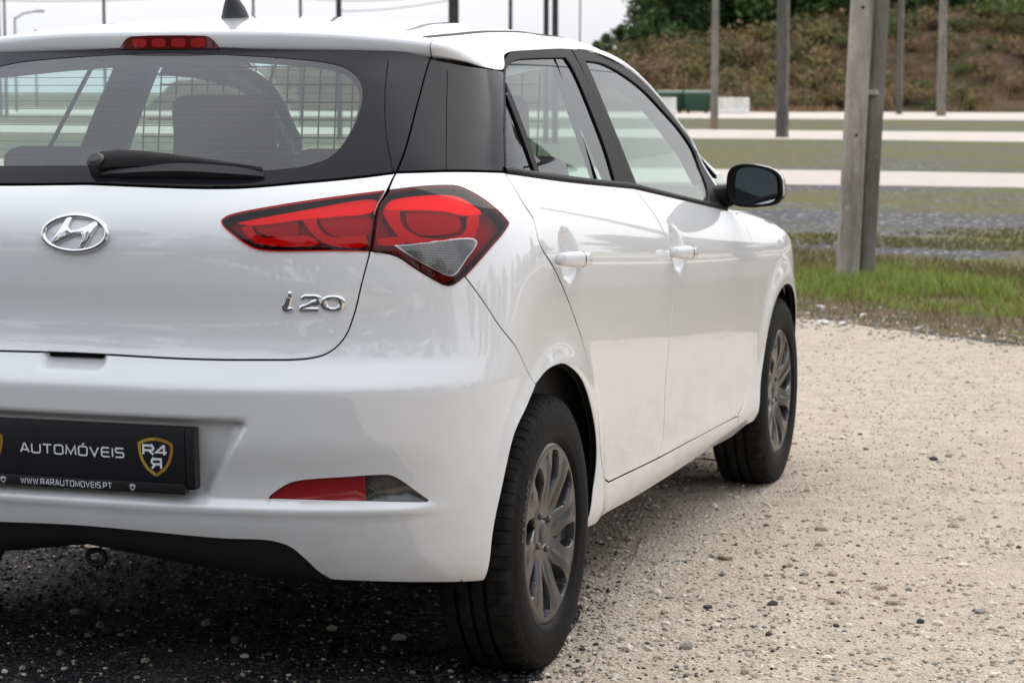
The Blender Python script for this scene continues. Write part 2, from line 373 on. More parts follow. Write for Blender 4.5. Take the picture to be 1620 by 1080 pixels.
# panel outlines on the body surface: (arc length from tailgate centre, height) in metres
D = {
'tailgate_half': [[(0,1.0927),(0.0502,1.0917),(0.344,1.0884),(0.4958,1.099),(0.6177,1.1088),(0.7117,1.1182)],[(0.7117,1.1182),(0.6883,1.0835),(0.6647,1.0539),(0.6549,1.033),(0.6368,0.9656),(0.6193,0.91),(0.599,0.8334),(0.5806,0.7889),(0.5503,0.76),(0.5125,0.7487),(0.395,0.744),(0.2606,0.7427),(0,0.746)]],
'bumper_half': [[(0,0.746),(0.2606,0.7427),(0.395,0.744),(0.5125,0.7487),(0.5503,0.76),(0.5806,0.7889),(0.599,0.8334),(0.6193,0.91),(0.6367,0.9643)],[(0.6367,0.9643),(0.6718,0.9589),(0.6926,0.9522),(0.735,0.9247),(0.7906,0.8952),(0.8052,0.8914),(0.8208,0.8941),(0.8465,0.9085)],[(0.8465,0.9085),(0.8931,0.864),(0.9638,0.8022),(1.066,0.7434),(1.1863,0.6628)],[(1.1863,0.6628),(1.1231,0.6262),(1.0428,0.5678),(0.9729,0.4283),(0.9276,0.2685)],[(0.9276,0.2685),(0.8044,0.2746),(0.6535,0.282),(0.5495,0.2866)],[(0.5495,0.2866),(0.5247,0.3043),(0.4965,0.3372),(0.4735,0.3594),(0.4352,0.3724),(0.3267,0.374),(0.1162,0.3824),(0,0.3848)]],
'body_side': [[(0.7117,1.1182),(0.6897,1.0828)],[(0.6897,1.0828),(0.7599,1.0888),(0.8108,1.0905),(0.8652,1.0881),(0.8973,1.0772),(0.9298,1.0614),(0.9723,1.0333),(1.0009,1.0095)],[(1.0009,1.0095),(0.9914,1.0015),(0.9175,0.9592),(0.8465,0.9085)],[(0.8465,0.9085),(0.8931,0.864),(0.9638,0.8022),(1.066,0.7434),(1.1863,0.6628)],[(1.1863,0.6628),(1.2562,0.6831),(1.3196,0.6879),(1.3927,0.6807),(1.5356,0.6203),(1.646,0.4974),(1.676,0.4023),(1.665,0.3284),(1.6514,0.2558)],[(1.6514,0.2558),(1.8075,0.2632),(2.0842,0.2538),(2.5345,0.2487),(2.9616,0.2487),(3.2388,0.2383)],[(3.2388,0.2383),(3.235,0.2708),(3.2124,0.3056)],[(3.2124,0.3056),(3.1853,0.3085),(2.2728,0.3287),(2.2728,0.3287),(1.8133,0.3444)],[(1.8133,0.3444),(1.7624,0.3618),(1.7201,0.3876),(1.6696,0.494),(1.6337,0.6032),(1.5632,0.6995),(1.4447,0.7964),(1.2921,0.891),(1.1509,0.9667),(1.1319,1.0139),(1.1011,1.0416),(1.0567,1.1123)],[(1.0567,1.1123),(0.904,1.1179),(0.839,1.1191),(0.7117,1.1182)]],
'rear_door': [[(1.0567,1.1123),(1.1011,1.0416),(1.1319,1.0139),(1.1509,0.9667),(1.2921,0.891),(1.4447,0.7964),(1.5632,0.6995),(1.6337,0.6032),(1.6696,0.494),(1.7201,0.3876),(1.7624,0.3618),(1.8133,0.3444)],[(1.8133,0.3444),(2.2728,0.3287)],[(2.2728,0.3287),(2.3157,0.3758),(2.3107,0.4978),(2.3287,0.6013),(2.3573,0.7338),(2.3446,0.8307),(2.277,0.9378),(2.1679,1.0379)],[(2.1679,1.0379),(1.5026,1.0798),(1.0567,1.1123)]],
'front_door': [[(2.1679,1.0379),(2.277,0.9378),(2.3446,0.8307),(2.3573,0.7338),(2.3287,0.6013),(2.3107,0.4978),(2.3157,0.3758),(2.2728,0.3287)],[(2.2728,0.3287),(3.1853,0.3085)],[(3.1853,0.3085),(3.3,0.3402),(3.3904,0.4609),(3.3895,0.6129),(3.3665,0.7558),(3.3633,0.8508),(3.3261,0.9162),(3.2095,0.9314)],[(3.2095,0.9314),(2.5629,0.9987),(2.1679,1.0379)]],
'fender': [[(3.1853,0.3085),(3.3,0.3402),(3.3904,0.4609),(3.3895,0.6129),(3.3665,0.7558),(3.3633,0.8508),(3.3261,0.9162)],[(3.3261,0.9162),(3.4029,0.918),(3.6003,0.893),(3.89,0.85),(4.1672,0.785),(4.3445,0.7)],[(4.3445,0.7),(4.2874,0.58),(4.2212,0.47),(4.1749,0.4)],[(4.1755,0.3961),(4.1573,0.4439),(4.1325,0.4888),(4.1013,0.5299),(4.065,0.5664),(4.0249,0.5975),(3.9804,0.6225),(3.9316,0.641),(3.8795,0.6526),(3.8253,0.657),(3.7708,0.6541),(3.7196,0.644),(3.6721,0.6269),(3.6276,0.6032),(3.5869,0.5733),(3.551,0.5379),(3.5205,0.4977),(3.4961,0.4535),(3.4782,0.4062),(3.4673,0.3569),(3.4635,0.3065),(3.467,0.256)],[(3.4674,0.256),(3.2388,0.2383)],[(3.2388,0.2383),(3.235,0.2708),(3.2124,0.3056),(3.1853,0.3085)]],
'pillar_black': [[(0.8032,1.3572),(0.7882,1.3323),(0.758,1.2577),(0.7287,1.1599),(0.7117,1.1182)],[(0.7117,1.1182),(0.839,1.1191),(0.904,1.1179),(1.0567,1.1123)],[(1.0567,1.1123),(1.1024,1.209),(1.2492,1.3318)],[(1.2492,1.3318),(0.957,1.342),(0.8615,1.3505),(0.8032,1.3572)]],
'rear_frame': [[(1.0567,1.1123),(1.1024,1.209),(1.2492,1.3318),(1.2847,1.3522),(1.3386,1.3689),(1.424,1.379),(1.6505,1.3873),(2.0353,1.3956)],[(2.0353,1.3956),(2.0626,1.2968),(2.0905,1.2043),(2.1325,1.1067),(2.1679,1.0379)],[(2.1679,1.0379),(1.5026,1.0798),(1.0567,1.1123)]],
'front_frame': [[(2.0513,1.3959),(2.2949,1.3934),(2.5056,1.3769),(2.7132,1.3502),(2.8857,1.3051),(3.0355,1.2431),(3.1652,1.1787),(3.2584,1.1249),(3.2699,1.0367),(3.2095,0.9314)],[(3.2095,0.9314),(2.5629,0.9987),(2.1679,1.0379)],[(2.1679,1.0379),(2.1325,1.1067),(2.0905,1.2043),(2.0626,1.2968),(2.0513,1.3959)]],
'rear_glass_s': [[(1.0696,1.1196),(1.1117,1.1981),(1.2621,1.3268),(1.32,1.3473),(1.4238,1.3602),(1.6237,1.3667),(1.9252,1.3723)],[(1.9252,1.3723),(1.948,1.3457),(1.9679,1.2386),(1.992,1.1318),(1.9928,1.0592)],[(1.9928,1.0592),(1.6116,1.0852),(1.3,1.1067),(1.0696,1.1196)]],
'front_glass_s': [[(2.1452,1.3678),(2.384,1.3609),(2.6105,1.3302),(2.7966,1.2897),(2.9879,1.2238),(3.1343,1.1673),(3.2249,1.1018),(3.1612,1.0245),(3.0773,0.9809),(3.0056,0.9594)],[(3.0056,0.9594),(2.8459,0.9772),(2.5764,1.0035),(2.2219,1.0386)],[(2.2219,1.0386),(2.1818,1.1341),(2.1454,1.2511),(2.1452,1.3678)]],
'divider': [[(1.2379,1.3058),(1.311,1.1064)],[(1.311,1.1064),(1.2765,1.108)],[(1.2765,1.108),(1.2029,1.2778)]],
'frit_half': [[(0,1.0927),(0.0502,1.0917),(0.344,1.0884),(0.4958,1.099),(0.6177,1.1088),(0.7117,1.1182)],[(0.7117,1.1182),(0.7287,1.1599),(0.758,1.2577),(0.7882,1.3323),(0.8032,1.3572)],[(0.8032,1.3572),(0.7582,1.3682),(0.7167,1.3737),(0.3167,1.3796),(0,1.388)]],
'pane_half': [[(0,1.372),(0.327,1.3598),(0.4946,1.3471),(0.5596,1.3319),(0.5996,1.3019),(0.6088,1.271),(0.6007,1.2183),(0.5642,1.1578),(0.5234,1.1376),(0.4284,1.1242),(0.2301,1.1262),(0,1.1288)]],
'trim_line': [[(0.667,1.3504),(0.6665,1.2845),(0.6782,1.2014),(0.7038,1.1198)]],
'lamp_in': [[(0.3279,1.0234),(0.3407,1.0327),(0.445,1.0534),(0.5757,1.0713),(0.6834,1.0826)],[(0.6834,1.0826),(0.6607,1.053),(0.6544,1.0391),(0.6347,0.963)],[(0.6347,0.963),(0.5507,0.9643),(0.413,0.9649),(0.388,0.9728),(0.3544,0.9947),(0.3318,1.0138),(0.3279,1.0234)]],
'lamp_out': [[(0.6934,1.0817),(0.7599,1.0889),(0.811,1.0904),(0.8654,1.0877),(0.8971,1.0767),(0.9293,1.0615),(0.9733,1.0332),(0.9967,1.0137)],[(0.9967,1.0137),(0.9997,1.0086),(0.9902,1.0007)],[(0.9902,1.0007),(0.9183,0.9594),(0.8463,0.909),(0.8205,0.8936),(0.8055,0.8913),(0.7907,0.8947),(0.735,0.9248),(0.6925,0.9521),(0.6716,0.9585),(0.6414,0.9618)],[(0.6414,0.9618),(0.6606,1.0371),(0.6667,1.0521),(0.6934,1.0817)]],
't_bar_a': [[(0.3609,1.0237),(0.4885,1.0484),(0.6638,1.07),(0.6537,1.0502),(0.5737,1.0396),(0.5009,1.0333),(0.3935,1.0204),(0.3609,1.0237)]],
't_pocket_a': [[(0.397,1.0184),(0.4151,1.0226),(0.4859,1.0301),(0.4844,1.0005),(0.421,0.9993),(0.4042,1.0073),(0.397,1.0184)]],
't_brack_a': [[(0.3698,1.0138),(0.3883,1.0176),(0.4038,0.9952),(0.5155,0.9949),(0.5304,0.9813),(0.4104,0.9799),(0.3823,0.9942),(0.3698,1.0138)]],
't_pocket_b': [[(0.5359,1.0349),(0.6474,1.0455),(0.6354,1.0001),(0.5668,0.9989),(0.5443,1.0158),(0.5359,1.0349)]],
't_brack_b': [[(0.5008,1.0309),(0.5278,1.0349),(0.5317,1.0158),(0.5572,0.9949),(0.6335,0.9941),(0.629,0.9776),(0.5519,0.9796),(0.5221,0.9998),(0.5008,1.0309)]],
't_bar_c': [[(0.6782,1.052),(0.695,1.0685),(0.7574,1.0777),(0.8338,1.0783),(0.8766,1.0712),(0.9064,1.054),(0.926,1.0391),(0.8701,1.0368),(0.8241,1.0462),(0.7516,1.051),(0.6782,1.052)]],
't_pocket_c': [[(0.7285,1.0469),(0.7801,1.0504),(0.8398,1.0458),(0.8599,1.0367),(0.8521,1.0078),(0.8341,1.0026),(0.748,1.0033),(0.7298,1.0221),(0.7285,1.0469)]],
't_brack_c': [[(0.6732,1.0485),(0.7109,1.0496),(0.7119,1.0224),(0.7416,0.9969),(0.8507,0.9932),(0.8749,1.0102),(0.8806,1.0304),(0.9147,1.0354),(0.8763,0.9808),(0.7219,0.9828),(0.698,1.0026),(0.6732,1.0485)]],
't_foot_c': [[(0.656,0.9903),(0.7089,0.9927),(0.7166,0.9829),(0.655,0.9806),(0.656,0.9903)]],
't_tri': [[(0.686,0.9737),(0.8814,0.9769),(0.848,0.9418),(0.8191,0.9121),(0.8051,0.911),(0.7401,0.9402),(0.686,0.9737)]],
't_tri_in': [[(0.6936,0.9724),(0.8766,0.9755),(0.8448,0.9419),(0.8171,0.9142),(0.8049,0.913),(0.7411,0.941),(0.6936,0.9724)]],
'refl_red': [[(0.4326,0.4633),(0.4403,0.472),(0.4778,0.496),(0.5072,0.5037),(0.6402,0.5131)],[(0.6402,0.5131),(0.6442,0.4569)],[(0.6442,0.4569),(0.5399,0.4588),(0.4423,0.4598),(0.4336,0.4596),(0.4326,0.4633)]],
'refl_clear': [[(0.6419,0.5133),(0.6864,0.5139),(0.7017,0.5115),(0.7249,0.4997),(0.7568,0.4775),(0.7846,0.4575)],[(0.7846,0.4575),(0.7831,0.4527),(0.7761,0.4514)],[(0.7761,0.4514),(0.6459,0.4569)],[(0.6459,0.4569),(0.6419,0.5133)]],
'notch': [[(-0.0535,0.7336),(-0.0257,0.726),(0.027,0.7218),(0.0552,0.724),(0.0759,0.7393)]],
'plateR': [[(0.2889,0.5986),(0.268,0.4725),(0.3888,0.6211),(0.2877,0.4573)]],
}
# ================================================================ the car
def crom(pts, n_per=8):
    p = np.array(pts, float)
    if len(p) < 3: return p
    q = np.vstack([2 * p[0] - p[1], p, 2 * p[-1] - p[-2]])
    out = []
    for i in range(1, len(q) - 2):
        p0, p1, p2, p3 = q[i - 1], q[i], q[i + 1], q[i + 2]
        d1 = max(np.linalg.norm(p1 - p0), 1e-6) ** .5; d2 = max(np.linalg.norm(p2 - p1), 1e-6) ** .5; d3 = max(np.linalg.norm(p3 - p2), 1e-6) ** .5
        m1 = (p2 - p1) + d2 * ((p1 - p0) / d1 - (p2 - p0) / (d1 + d2)) if False else None
        t1 = (p1 - p0) / d1 - (p2 - p0) / (d1 + d2) + (p2 - p1) / d2
        t2 = (p2 - p1) / d2 - (p3 - p1) / (d2 + d3) + (p3 - p2) / d3
        t1 = t1 * d2; t2 = t2 * d2
        for k in range(n_per):
            t = k / n_per
            out.append((2 * t**3 - 3 * t**2 + 1) * p1 + (t**3 - 2 * t**2 + t) * t1 + (3 * t**2 - 2 * t**3) * p2 + (t**3 - t**2) * t2)
    out.append(p[-1])
    return np.array(out)

def resample(c, sp):
    L = np.concatenate([[0], np.cumsum(np.linalg.norm(np.diff(c, axis=0), axis=1))])
    n = max(1, int(math.ceil(L[-1] / sp)))
    t = np.linspace(0, L[-1], n + 1)
    return np.stack([np.interp(t, L, c[:, k]) for k in range(2)], -1)

def loop_of(segs, sp):
    pts = []
    for s in segs:
        r = resample(crom(s), sp)
        pts.append(r[:-1])
    L = np.vstack(pts)
    keep = np.linalg.norm(L - np.roll(L, 1, 0), axis=1) > sp * .2
    L = L[keep]
    area = .5 * np.sum(L[:, 0] * np.roll(L[:, 1], -1) - np.roll(L[:, 0], -1) * L[:, 1])
    return L if area > 0 else L[::-1]

def half_to_full(segs):
    """right half outline (starts and ends on a = 0) -> closed symmetric outline"""
    m = [[(-a, z) for a, z in s][::-1] for s in segs][::-1]
    segs = [list(s) for s in segs]
    # join the smooth runs that cross the centre line
    first, last = m[0], segs[-1]
    joined_end = last + first[1:] if len(segs) > 1 else None
    if len(segs) == 1:
        return [segs[0] + m[0][1:]]
    start = m[-1] + segs[0][1:]
    return [start] + segs[1:-1] + [joined_end] + m[1:-1]

def inset(L, d):
    if d == 0: return L
    e1 = L - np.roll(L, 1, 0); e2 = np.roll(L, -1, 0) - L
    n1 = np.stack([e1[:, 1], -e1[:, 0]], -1); n2 = np.stack([e2[:, 1], -e2[:, 0]], -1)
    n1 /= np.linalg.norm(n1, axis=1)[:, None] + 1e-12; n2 /= np.linalg.norm(n2, axis=1)[:, None] + 1e-12
    n = n1 + n2; n /= np.linalg.norm(n, axis=1)[:, None] + 1e-12
    c = np.clip(np.sum(n * n1, 1), .5, 1)
    return L - n * (d / c)[:, None]

def inside(pts, L):
    x, y = pts[:, 0], pts[:, 1]; r = np.zeros(len(pts), bool)
    x1, y1 = L[:, 0], L[:, 1]; x2, y2 = np.roll(x1, -1), np.roll(y1, -1)
    for k in range(len(L)):
        if y1[k] == y2[k]: continue
        c = ((y1[k] > y) != (y2[k] > y)) & (x < (x2[k] - x1[k]) * (y - y1[k]) / (y2[k] - y1[k]) + x1[k])
        r ^= c
    return r

def near(pts, L, d):
    r = np.zeros(len(pts), bool)
    for q in L:
        r |= (np.abs(pts[:, 0] - q[0]) < d) & (np.abs(pts[:, 1] - q[1]) < d)
    return r

def tri_domain(loop, holes, sp):
    lo, hi = loop.min(0), loop.max(0)
    gx = np.arange(lo[0] + sp * .5, hi[0], sp); gy = np.arange(lo[1] + sp * .5, hi[1], sp)
    G = np.stack(np.meshgrid(gx, gy, indexing='ij'), -1)
    G[:, ::2, 0] += sp * .0
    G = G.reshape(-1, 2)
    ok = inside(G, loop) & ~near(G, loop, sp * .5)
    for h in holes: ok &= ~inside(G, h) & ~near(G, h, sp * .5)
    G = G[ok]
    pts = [loop] + list(holes) + [G]
    V = np.vstack(pts); ed = []; n = 0
    for l in [loop] + list(holes):
        k = len(l); ed += [(n + i, n + (i + 1) % k) for i in range(k)]; n += k
    vo, eo, fo, ov, oe, of = delaunay_2d_cdt([Vector((float(a), float(b))) for a, b in V], ed, [], 0, 1e-7)
    vo = np.array([(v.x, v.y) for v in vo])
    tri = np.array([f for f in fo if len(f) == 3])
    c = vo[tri].mean(1)
    k = inside(c, loop)
    for h in holes: k &= ~inside(c, h)
    return vo, tri[k]

def surf_normals(S, uv, e=.0012):
    a, z = uv[:, 0], uv[:, 1]
    da = S(a + e, z) - S(a - e, z); dz = S(a, z + e) - S(a, z - e)
    n = np.cross(da, dz); n /= np.linalg.norm(n, axis=1)[:, None] + 1e-12
    return n

def panel(name, segs, mat, parent, S=None, sp=.014, gap=.0017, flange=.014, under=.008, holes=(), full=False, mirror=False,
          off=0.0, edge_mat=None, bsp=None, hole_gap=None):
    """one sheet-metal piece cut out of a smooth surface S(a,z), with rolled edges and a dark return behind the joint"""
    S0 = S or P
    SS = (lambda a, z: S0(a, z)) if off == 0 else None
    if full: segs = half_to_full(segs)
    bsp = bsp or sp * .6
    loop = inset(loop_of(segs, bsp), gap)
    hl = [inset(loop_of(h, bsp)[::-1], gap if hole_gap is None else hole_gap)[::-1] for h in holes]
    hl = [h for h in hl]
    uv, tri = tri_domain(loop, hl, sp)
    n = surf_normals(S0, uv)
    V = S0(uv[:, 0], uv[:, 1])
    sgn = 1.0
    V = V + n * off
    # orientation
    tn = np.cross(V[tri[:, 1]] - V[tri[:, 0]], V[tri[:, 2]] - V[tri[:, 0]])
    flip = np.sum(tn * n[tri[:, 0]], 1) < 0
    tri = tri.copy(); tri[flip] = tri[flip][:, ::-1]
    verts = [V]; norms = [n]; faces = [tuple(t) for t in tri]; fm = [0] * len(tri)
    if flange > 0:
        # boundary loops in 3d from triangle edges
        ec = {}
        for t in tri:
            for i in range(3):
                ec[(t[i], t[(i + 1) % 3])] = 1
        nxt = {a: b for (a, b) in ec if (b, a) not in ec}
        seen = set(); base = len(V)
        for st in list(nxt):
            if st in seen: continue
            lp = [st]; seen.add(st); c = nxt[st]
            while c != st and c in nxt and c not in seen:
                lp.append(c); seen.add(c); c = nxt[c]
            if len(lp) < 3: continue
            lp = np.array(lp); pv = V[lp]; pn = n[lp]
            tg = np.roll(pv, -1, 0) - np.roll(pv, 1, 0); tg /= np.linalg.norm(tg, axis=1)[:, None] + 1e-12
            t = np.cross(tg, pn); t /= np.linalg.norm(t, axis=1)[:, None] + 1e-12
            r1 = pv + t * .0009 - pn * .0005; r2 = pv + t * .0013 - pn * .0022; r3 = pv + t * .0013 - pn * flange; r4 = pv + t * under - pn * (flange + .001)
            k = len(lp); rings = [lp]
            for R, N_ in ((r1, pn * .8 + t * .6), (r2, t), (r3, t), (r4, pn)):
                verts.append(R); norms.append(N_ / (np.linalg.norm(N_, axis=1)[:, None] + 1e-12)); rings.append(np.arange(base, base + k)); base += k
            for ri in range(4):
                A, B = rings[ri], rings[ri + 1]
                for i in range(k):
                    j = (i + 1) % k
                    faces.append((A[i], B[i], B[j], A[j])); fm.append(1 if ri >= 2 else 0)
    V = np.vstack(verts); Nn = np.vstack(norms)
    obs = []
    mats = [mat, edge_mat or M['gap']]
    o = mesh_obj(name, V, faces, mats, parent, True, fm, Nn); obs.append(o)
    if mirror:
        V2 = V * np.array([-1, 1, 1]); N2 = Nn * np.array([-1, 1, 1])
        obs.append(mesh_obj(name, V2, [tuple(f[::-1]) for f in faces], mats, mirror if not isinstance(mirror, bool) else parent, True, fm, N2))
    return obs

car = empty('hatchback_car')
tag(car, 'glossy white five-door hatchback parked on the gravel, red tail lamps and dealer plate', 'car')

# ---- tailgate, bumper, sides
tailgate = panel('tailgate', D['tailgate_half'], M['paint'], car, full=True, sp=.013, gap=.0034, holes=[D['lamp_in'], [[(-a, z) for a, z in s] for s in D['lamp_in']]], hole_gap=-.001)[0]
bumper = panel('rear_bumper', D['bumper_half'], M['paint'], car, full=True, sp=.009, bsp=.006, gap=.0022,
               holes=[D['refl_red'][:1] + [[D['refl_red'][0][-1], D['refl_clear'][0][0]]] + D['refl_clear'][:3] + [[D['refl_clear'][2][-1], D['refl_red'][1][-1]]] + D['refl_red'][2:]] +
                     [[[(-a, z) for a, z in s] for s in D['refl_red'][:1] + [[D['refl_red'][0][-1], D['refl_clear'][0][0]]] + D['refl_clear'][:3] + [[D['refl_clear'][2][-1], D['refl_red'][1][-1]]] + D['refl_red'][2:]]],
               hole_gap=-.0005)[0]
sideR, sideL = panel('quarter_panel', D['body_side'], M['paint'], car, mirror=True, sp=.013, gap=.0028)
rdR, rdL = panel('rear_door', D['rear_door'], M['paint'], car, mirror=True, sp=.011, gap=.0040)
fdR, fdL = panel('front_door', D['front_door'], M['paint'], car, mirror=True, sp=.011, gap=.0040)
panel('front_fender', D['fender'], M['paint'], car, mirror=True, sp=.018, gap=.004)
pbR, pbL = panel('pillar_panel', D['pillar_black'], M['gloss_black'], car, mirror=True, sp=.016, gap=.0038)
# window frames (children of their doors) and panes
for par, fr, gl in (((rdR, rdL), 'rear_frame', 'rear_glass_s'), ((fdR, fdL), 'front_frame', 'front_glass_s')):
    panel('window_frame', D[fr], M['trim'], par[0], mirror=par[1], sp=.016, holes=[D[gl]], gap=.0012, hole_gap=0.0, off=-.001)
    panel('window_pane', D[gl], M['side_glass'], par[0], mirror=par[1], sp=.03, gap=-.004, flange=0, off=-.006)
panel('divider_bar', D['divider'], M['trim'], rdR, mirror=rdL, sp=.012, gap=0, flange=.01, off=-.001)
# belt moulding: a slim strip under the panes
def strip(name, c, w, h, mat, parent, mirror=None, S=None, off=.001):
    c = resample(crom(c), .02); S0 = S or P
    n = surf_normals(S0, c); V = S0(c[:, 0], c[:, 1])
    tg = np.gradient(V, axis=0); tg /= np.linalg.norm(tg, axis=1)[:, None]
    b = np.cross(n, tg)
    prof = [(-w, -.004), (-w, h * .5), (-w * .6, h), (w * .6, h), (w, h * .5), (w, -.004)]
    G = np.stack([V + b * u + n * (v + off) for u, v in prof], 1)
    o = MB().grid(G).build(name, mat, parent)
    if mirror is not None:
        MB().grid(G * np.array([-1, 1, 1])).build(name, mat, mirror)
    return o
strip('belt_moulding', [(a, z + .004) for a, z in D['rear_door'][3]], .0075, .004, M['trim'], rdR, rdL)
strip('belt_moulding', [(a, z + .004) for a, z in D['front_door'][3]], .0075, .004, M['trim'], fdR, fdL)

# ---- rear window
frit = panel('window_surround', D['frit_half'], M['gloss_black'], tailgate, full=True, sp=.018, holes=[half_to_full(D['pane_half'])], hole_gap=0, gap=.0034)[0]
rw = panel('rear_window', D['pane_half'], M['rear_glass'], tailgate, full=True, sp=.035, gap=-.003, flange=0, off=-.0015)[0]
strip('trim_joint', D['trim_line'][0], .0012, .0004, M['gap'], frit, off=.0)
strip('trim_joint', [(-a, z) for a, z in D['trim_line'][0]], .0012, .0004, M['gap'], frit, off=.0)
# heating wires on the inner face of the pane
pl = loop_of(half_to_full(D['pane_half']), .01)
M['heater'] = pmat('heater_wire', (.10, .055, .03), .6)
hw = MB()
for k in range(13):
    z = 1.352 - k * .0172
    xs = np.linspace(-.62, .62, 125)
    ok = inside(np.stack([xs, xs * 0 + z], -1), pl)
    xs = xs[ok]
    if len(xs) < 4: continue
    V = P(xs, xs * 0 + z)
    n = surf_normals(P, np.stack([xs, xs * 0 + z], -1))
    hw.grid(np.stack([V - n * .004 + np.array([0, 0, .0007]), V - n * .004 - np.array([0, 0, .0007])], 1))
hw.build('heating_wires', M['heater'], rw)

for pp, sg in ((pbR, 1), (pbL, -1)):
    strip('trim_joint', [(sg * a, z) for a, z in ((.862, 1.330), (.848, 1.25), (.842, 1.18), (.839, 1.122))], .0010, .0003, M['gap'], pp, off=.0)
# ---- tail lamps
M['lamp_back'] = pmat('lamp_housing', (.20, .018, .03), .35)
M['dark_chrome'] = pmat('dark_chrome', (.42, .38, .38), .12, metal=1.0)
M['lamp_brack'] = pmat('lamp_bracket', (.48, .05, .055), .25)
M['lamp_bar'] = pmat('lamp_bar', (.97, .30, .27), .25)
M['lamp_pocket'] = pmat('lamp_pocket', (.30, .03, .03), .3)
def prism_mat(name, c0, c1, sx, sz, metal, lo=.35, hi=.65):
    m, nt, b = newmat(name); tc = nt.nodes.new('ShaderNodeTexCoord'); W_ = []
    for ax, sc in (('X', sx), ('Z', sz)):
        w = nt.nodes.new('ShaderNodeTexWave'); w.bands_direction = ax; w.inputs['Scale'].default_value = sc
        nt.links.new(tc.outputs['Object'], w.inputs['Vector']); W_.append(w.outputs['Fac'])
    mu = nt.nodes.new('ShaderNodeMath'); mu.operation = 'MULTIPLY'; nt.links.new(W_[0], mu.inputs[0]); nt.links.new(W_[1], mu.inputs[1])
    n = nt.nodes.new('ShaderNodeTexNoise'); n.inputs['Scale'].default_value = 22; n.inputs['Detail'].default_value = 3; nt.links.new(tc.outputs['Object'], n.inputs['Vector'])
    mr = nt.nodes.new('ShaderNodeMapRange'); mr.inputs[1].default_value = lo; mr.inputs[2].default_value = hi; nt.links.new(n.outputs['Fac'], mr.inputs[0])
    m2 = nt.nodes.new('ShaderNodeMath'); m2.operation = 'MULTIPLY'; nt.links.new(mu.outputs[0], m2.inputs[0]); nt.links.new(mr.outputs[0], m2.inputs[1])
    mx = nt.nodes.new('ShaderNodeMix'); mx.data_type = 'RGBA'; mx.inputs[6].default_value = (*c0, 1); mx.inputs[7].default_value = (*c1, 1)
    nt.links.new(m2.outputs[0], mx.inputs[0]); nt.links.new(mx.outputs[2], b.inputs['Base Color'])
    b.inputs['Metallic'].default_value = metal; b.inputs['Roughness'].default_value = .3; b.inputs['Coat Weight'].default_value = 1; b.inputs['Coat Roughness'].default_value = .02
    return m
M['lamp_clear'] = prism_mat('lamp_reflector', (.035, .033, .032), (.50, .48, .45), 150, 95, .3)
def flat_loop(name, key, mat, parent, off, side, sp=.02, flange=.006):
    segs = D[key] if side > 0 else [[(-a, z) for a, z in s] for s in D[key]]
    return panel(name, segs, mat, parent, sp=sp, bsp=.006, gap=0, flange=flange, under=.0, off=off, edge_mat=mat)[0]
for sd in (1, -1):
    for key, pats in (('lamp_in', ('bar_a', 'pocket_a', 'brack_a', 'pocket_b', 'brack_b')), ('lamp_out', ('bar_c', 'pocket_c', 'brack_c', 'foot_c'))):
        lamp = empty('tail_lamp', parent=car)
        flat_loop('housing', key, M['lamp_back'], lamp, -.026, sd, flange=0)
        segs = D[key] if sd > 0 else [[(-a, z) for a, z in s] for s in D[key]]
        panel('lens', segs, M['lens_red'], lamp, sp=.014, bsp=.006, gap=.0015, flange=.012, under=.003, off=.004, edge_mat=M['lamp_back'])
        for q in pats:
            o = flat_loop('light_bar' if 'pocket' not in q else 'reflector', 't_' + q, M['lamp_pocket'] if 'pocket' in q else (M['lamp_bar'] if 'bar' in q else M['lamp_brack']), lamp, -.012 if 'pocket' not in q else -.017, sd)
        if key == 'lamp_out':
            flat_loop('reverse_light_rim', 't_tri', M['dark_chrome'], lamp, .0052, sd, flange=.004)
            flat_loop('reverse_light', 't_tri_in', M['lamp_clear'], lamp, .0058, sd, sp=.006, flange=0)
            flat_loop('reverse_lens', 't_tri_in', M['lens_clear'], lamp, .0070, sd, flange=0)
# ---- bumper reflectors
M['reflex'] = pmat('reflex_red', (.26, .003, .005), .2, coat=1, coat_r=.03)
M['fog'] = prism_mat('fog_lens', (.022, .020, .019), (.34, .31, .28), 160, 180, .2, .45, .8)
for sd in (1, -1):
    rf = empty('bumper_reflector', parent=car)
    flat_loop('red_reflector', 'refl_red', M['reflex'], rf, -.0055, sd, flange=.01)
    flat_loop('fog_lens', 'refl_clear', M['fog'], rf, -.0055, sd, flange=.01)

# ---- black lower valance
def valance_pts():
    v = D['bumper_half'][5]
    return v
vv = [(a, z) for a, z in D['bumper_half'][5]]          # right end -> centre
G = []
cv = resample(crom(vv), .012)[::-1]
cv = np.vstack([cv[::-1] * np.array([-1, 1]), cv[1:]]) if False else np.vstack([(cv * np.array([-1, 1]))[::-1], cv[1:]])
top = P(cv[:, 0], cv[:, 1]); n = surf_normals(P, cv)
rows = []
bz = .330 - .060 * np.clip(np.abs(cv[:, 0]) / .40, 0, 1)
for k, (din, t) in enumerate(((.004, 0.0), (.006, .05), (.007, .3), (.012, .65), (.025, .92), (.05, 1.0), (.12, 1.02))):
    z = top[:, 2] + .004 + (np.minimum(bz, top[:, 2] - .005) - top[:, 2]) * t
    r = P(cv[:, 0], np.maximum(z, .2)); r = r - n * din
    r[:, 2] = z
    rows.append(r)
MB().grid(np.stack(rows, 1)).build('lower_valance', M['plastic'], car)

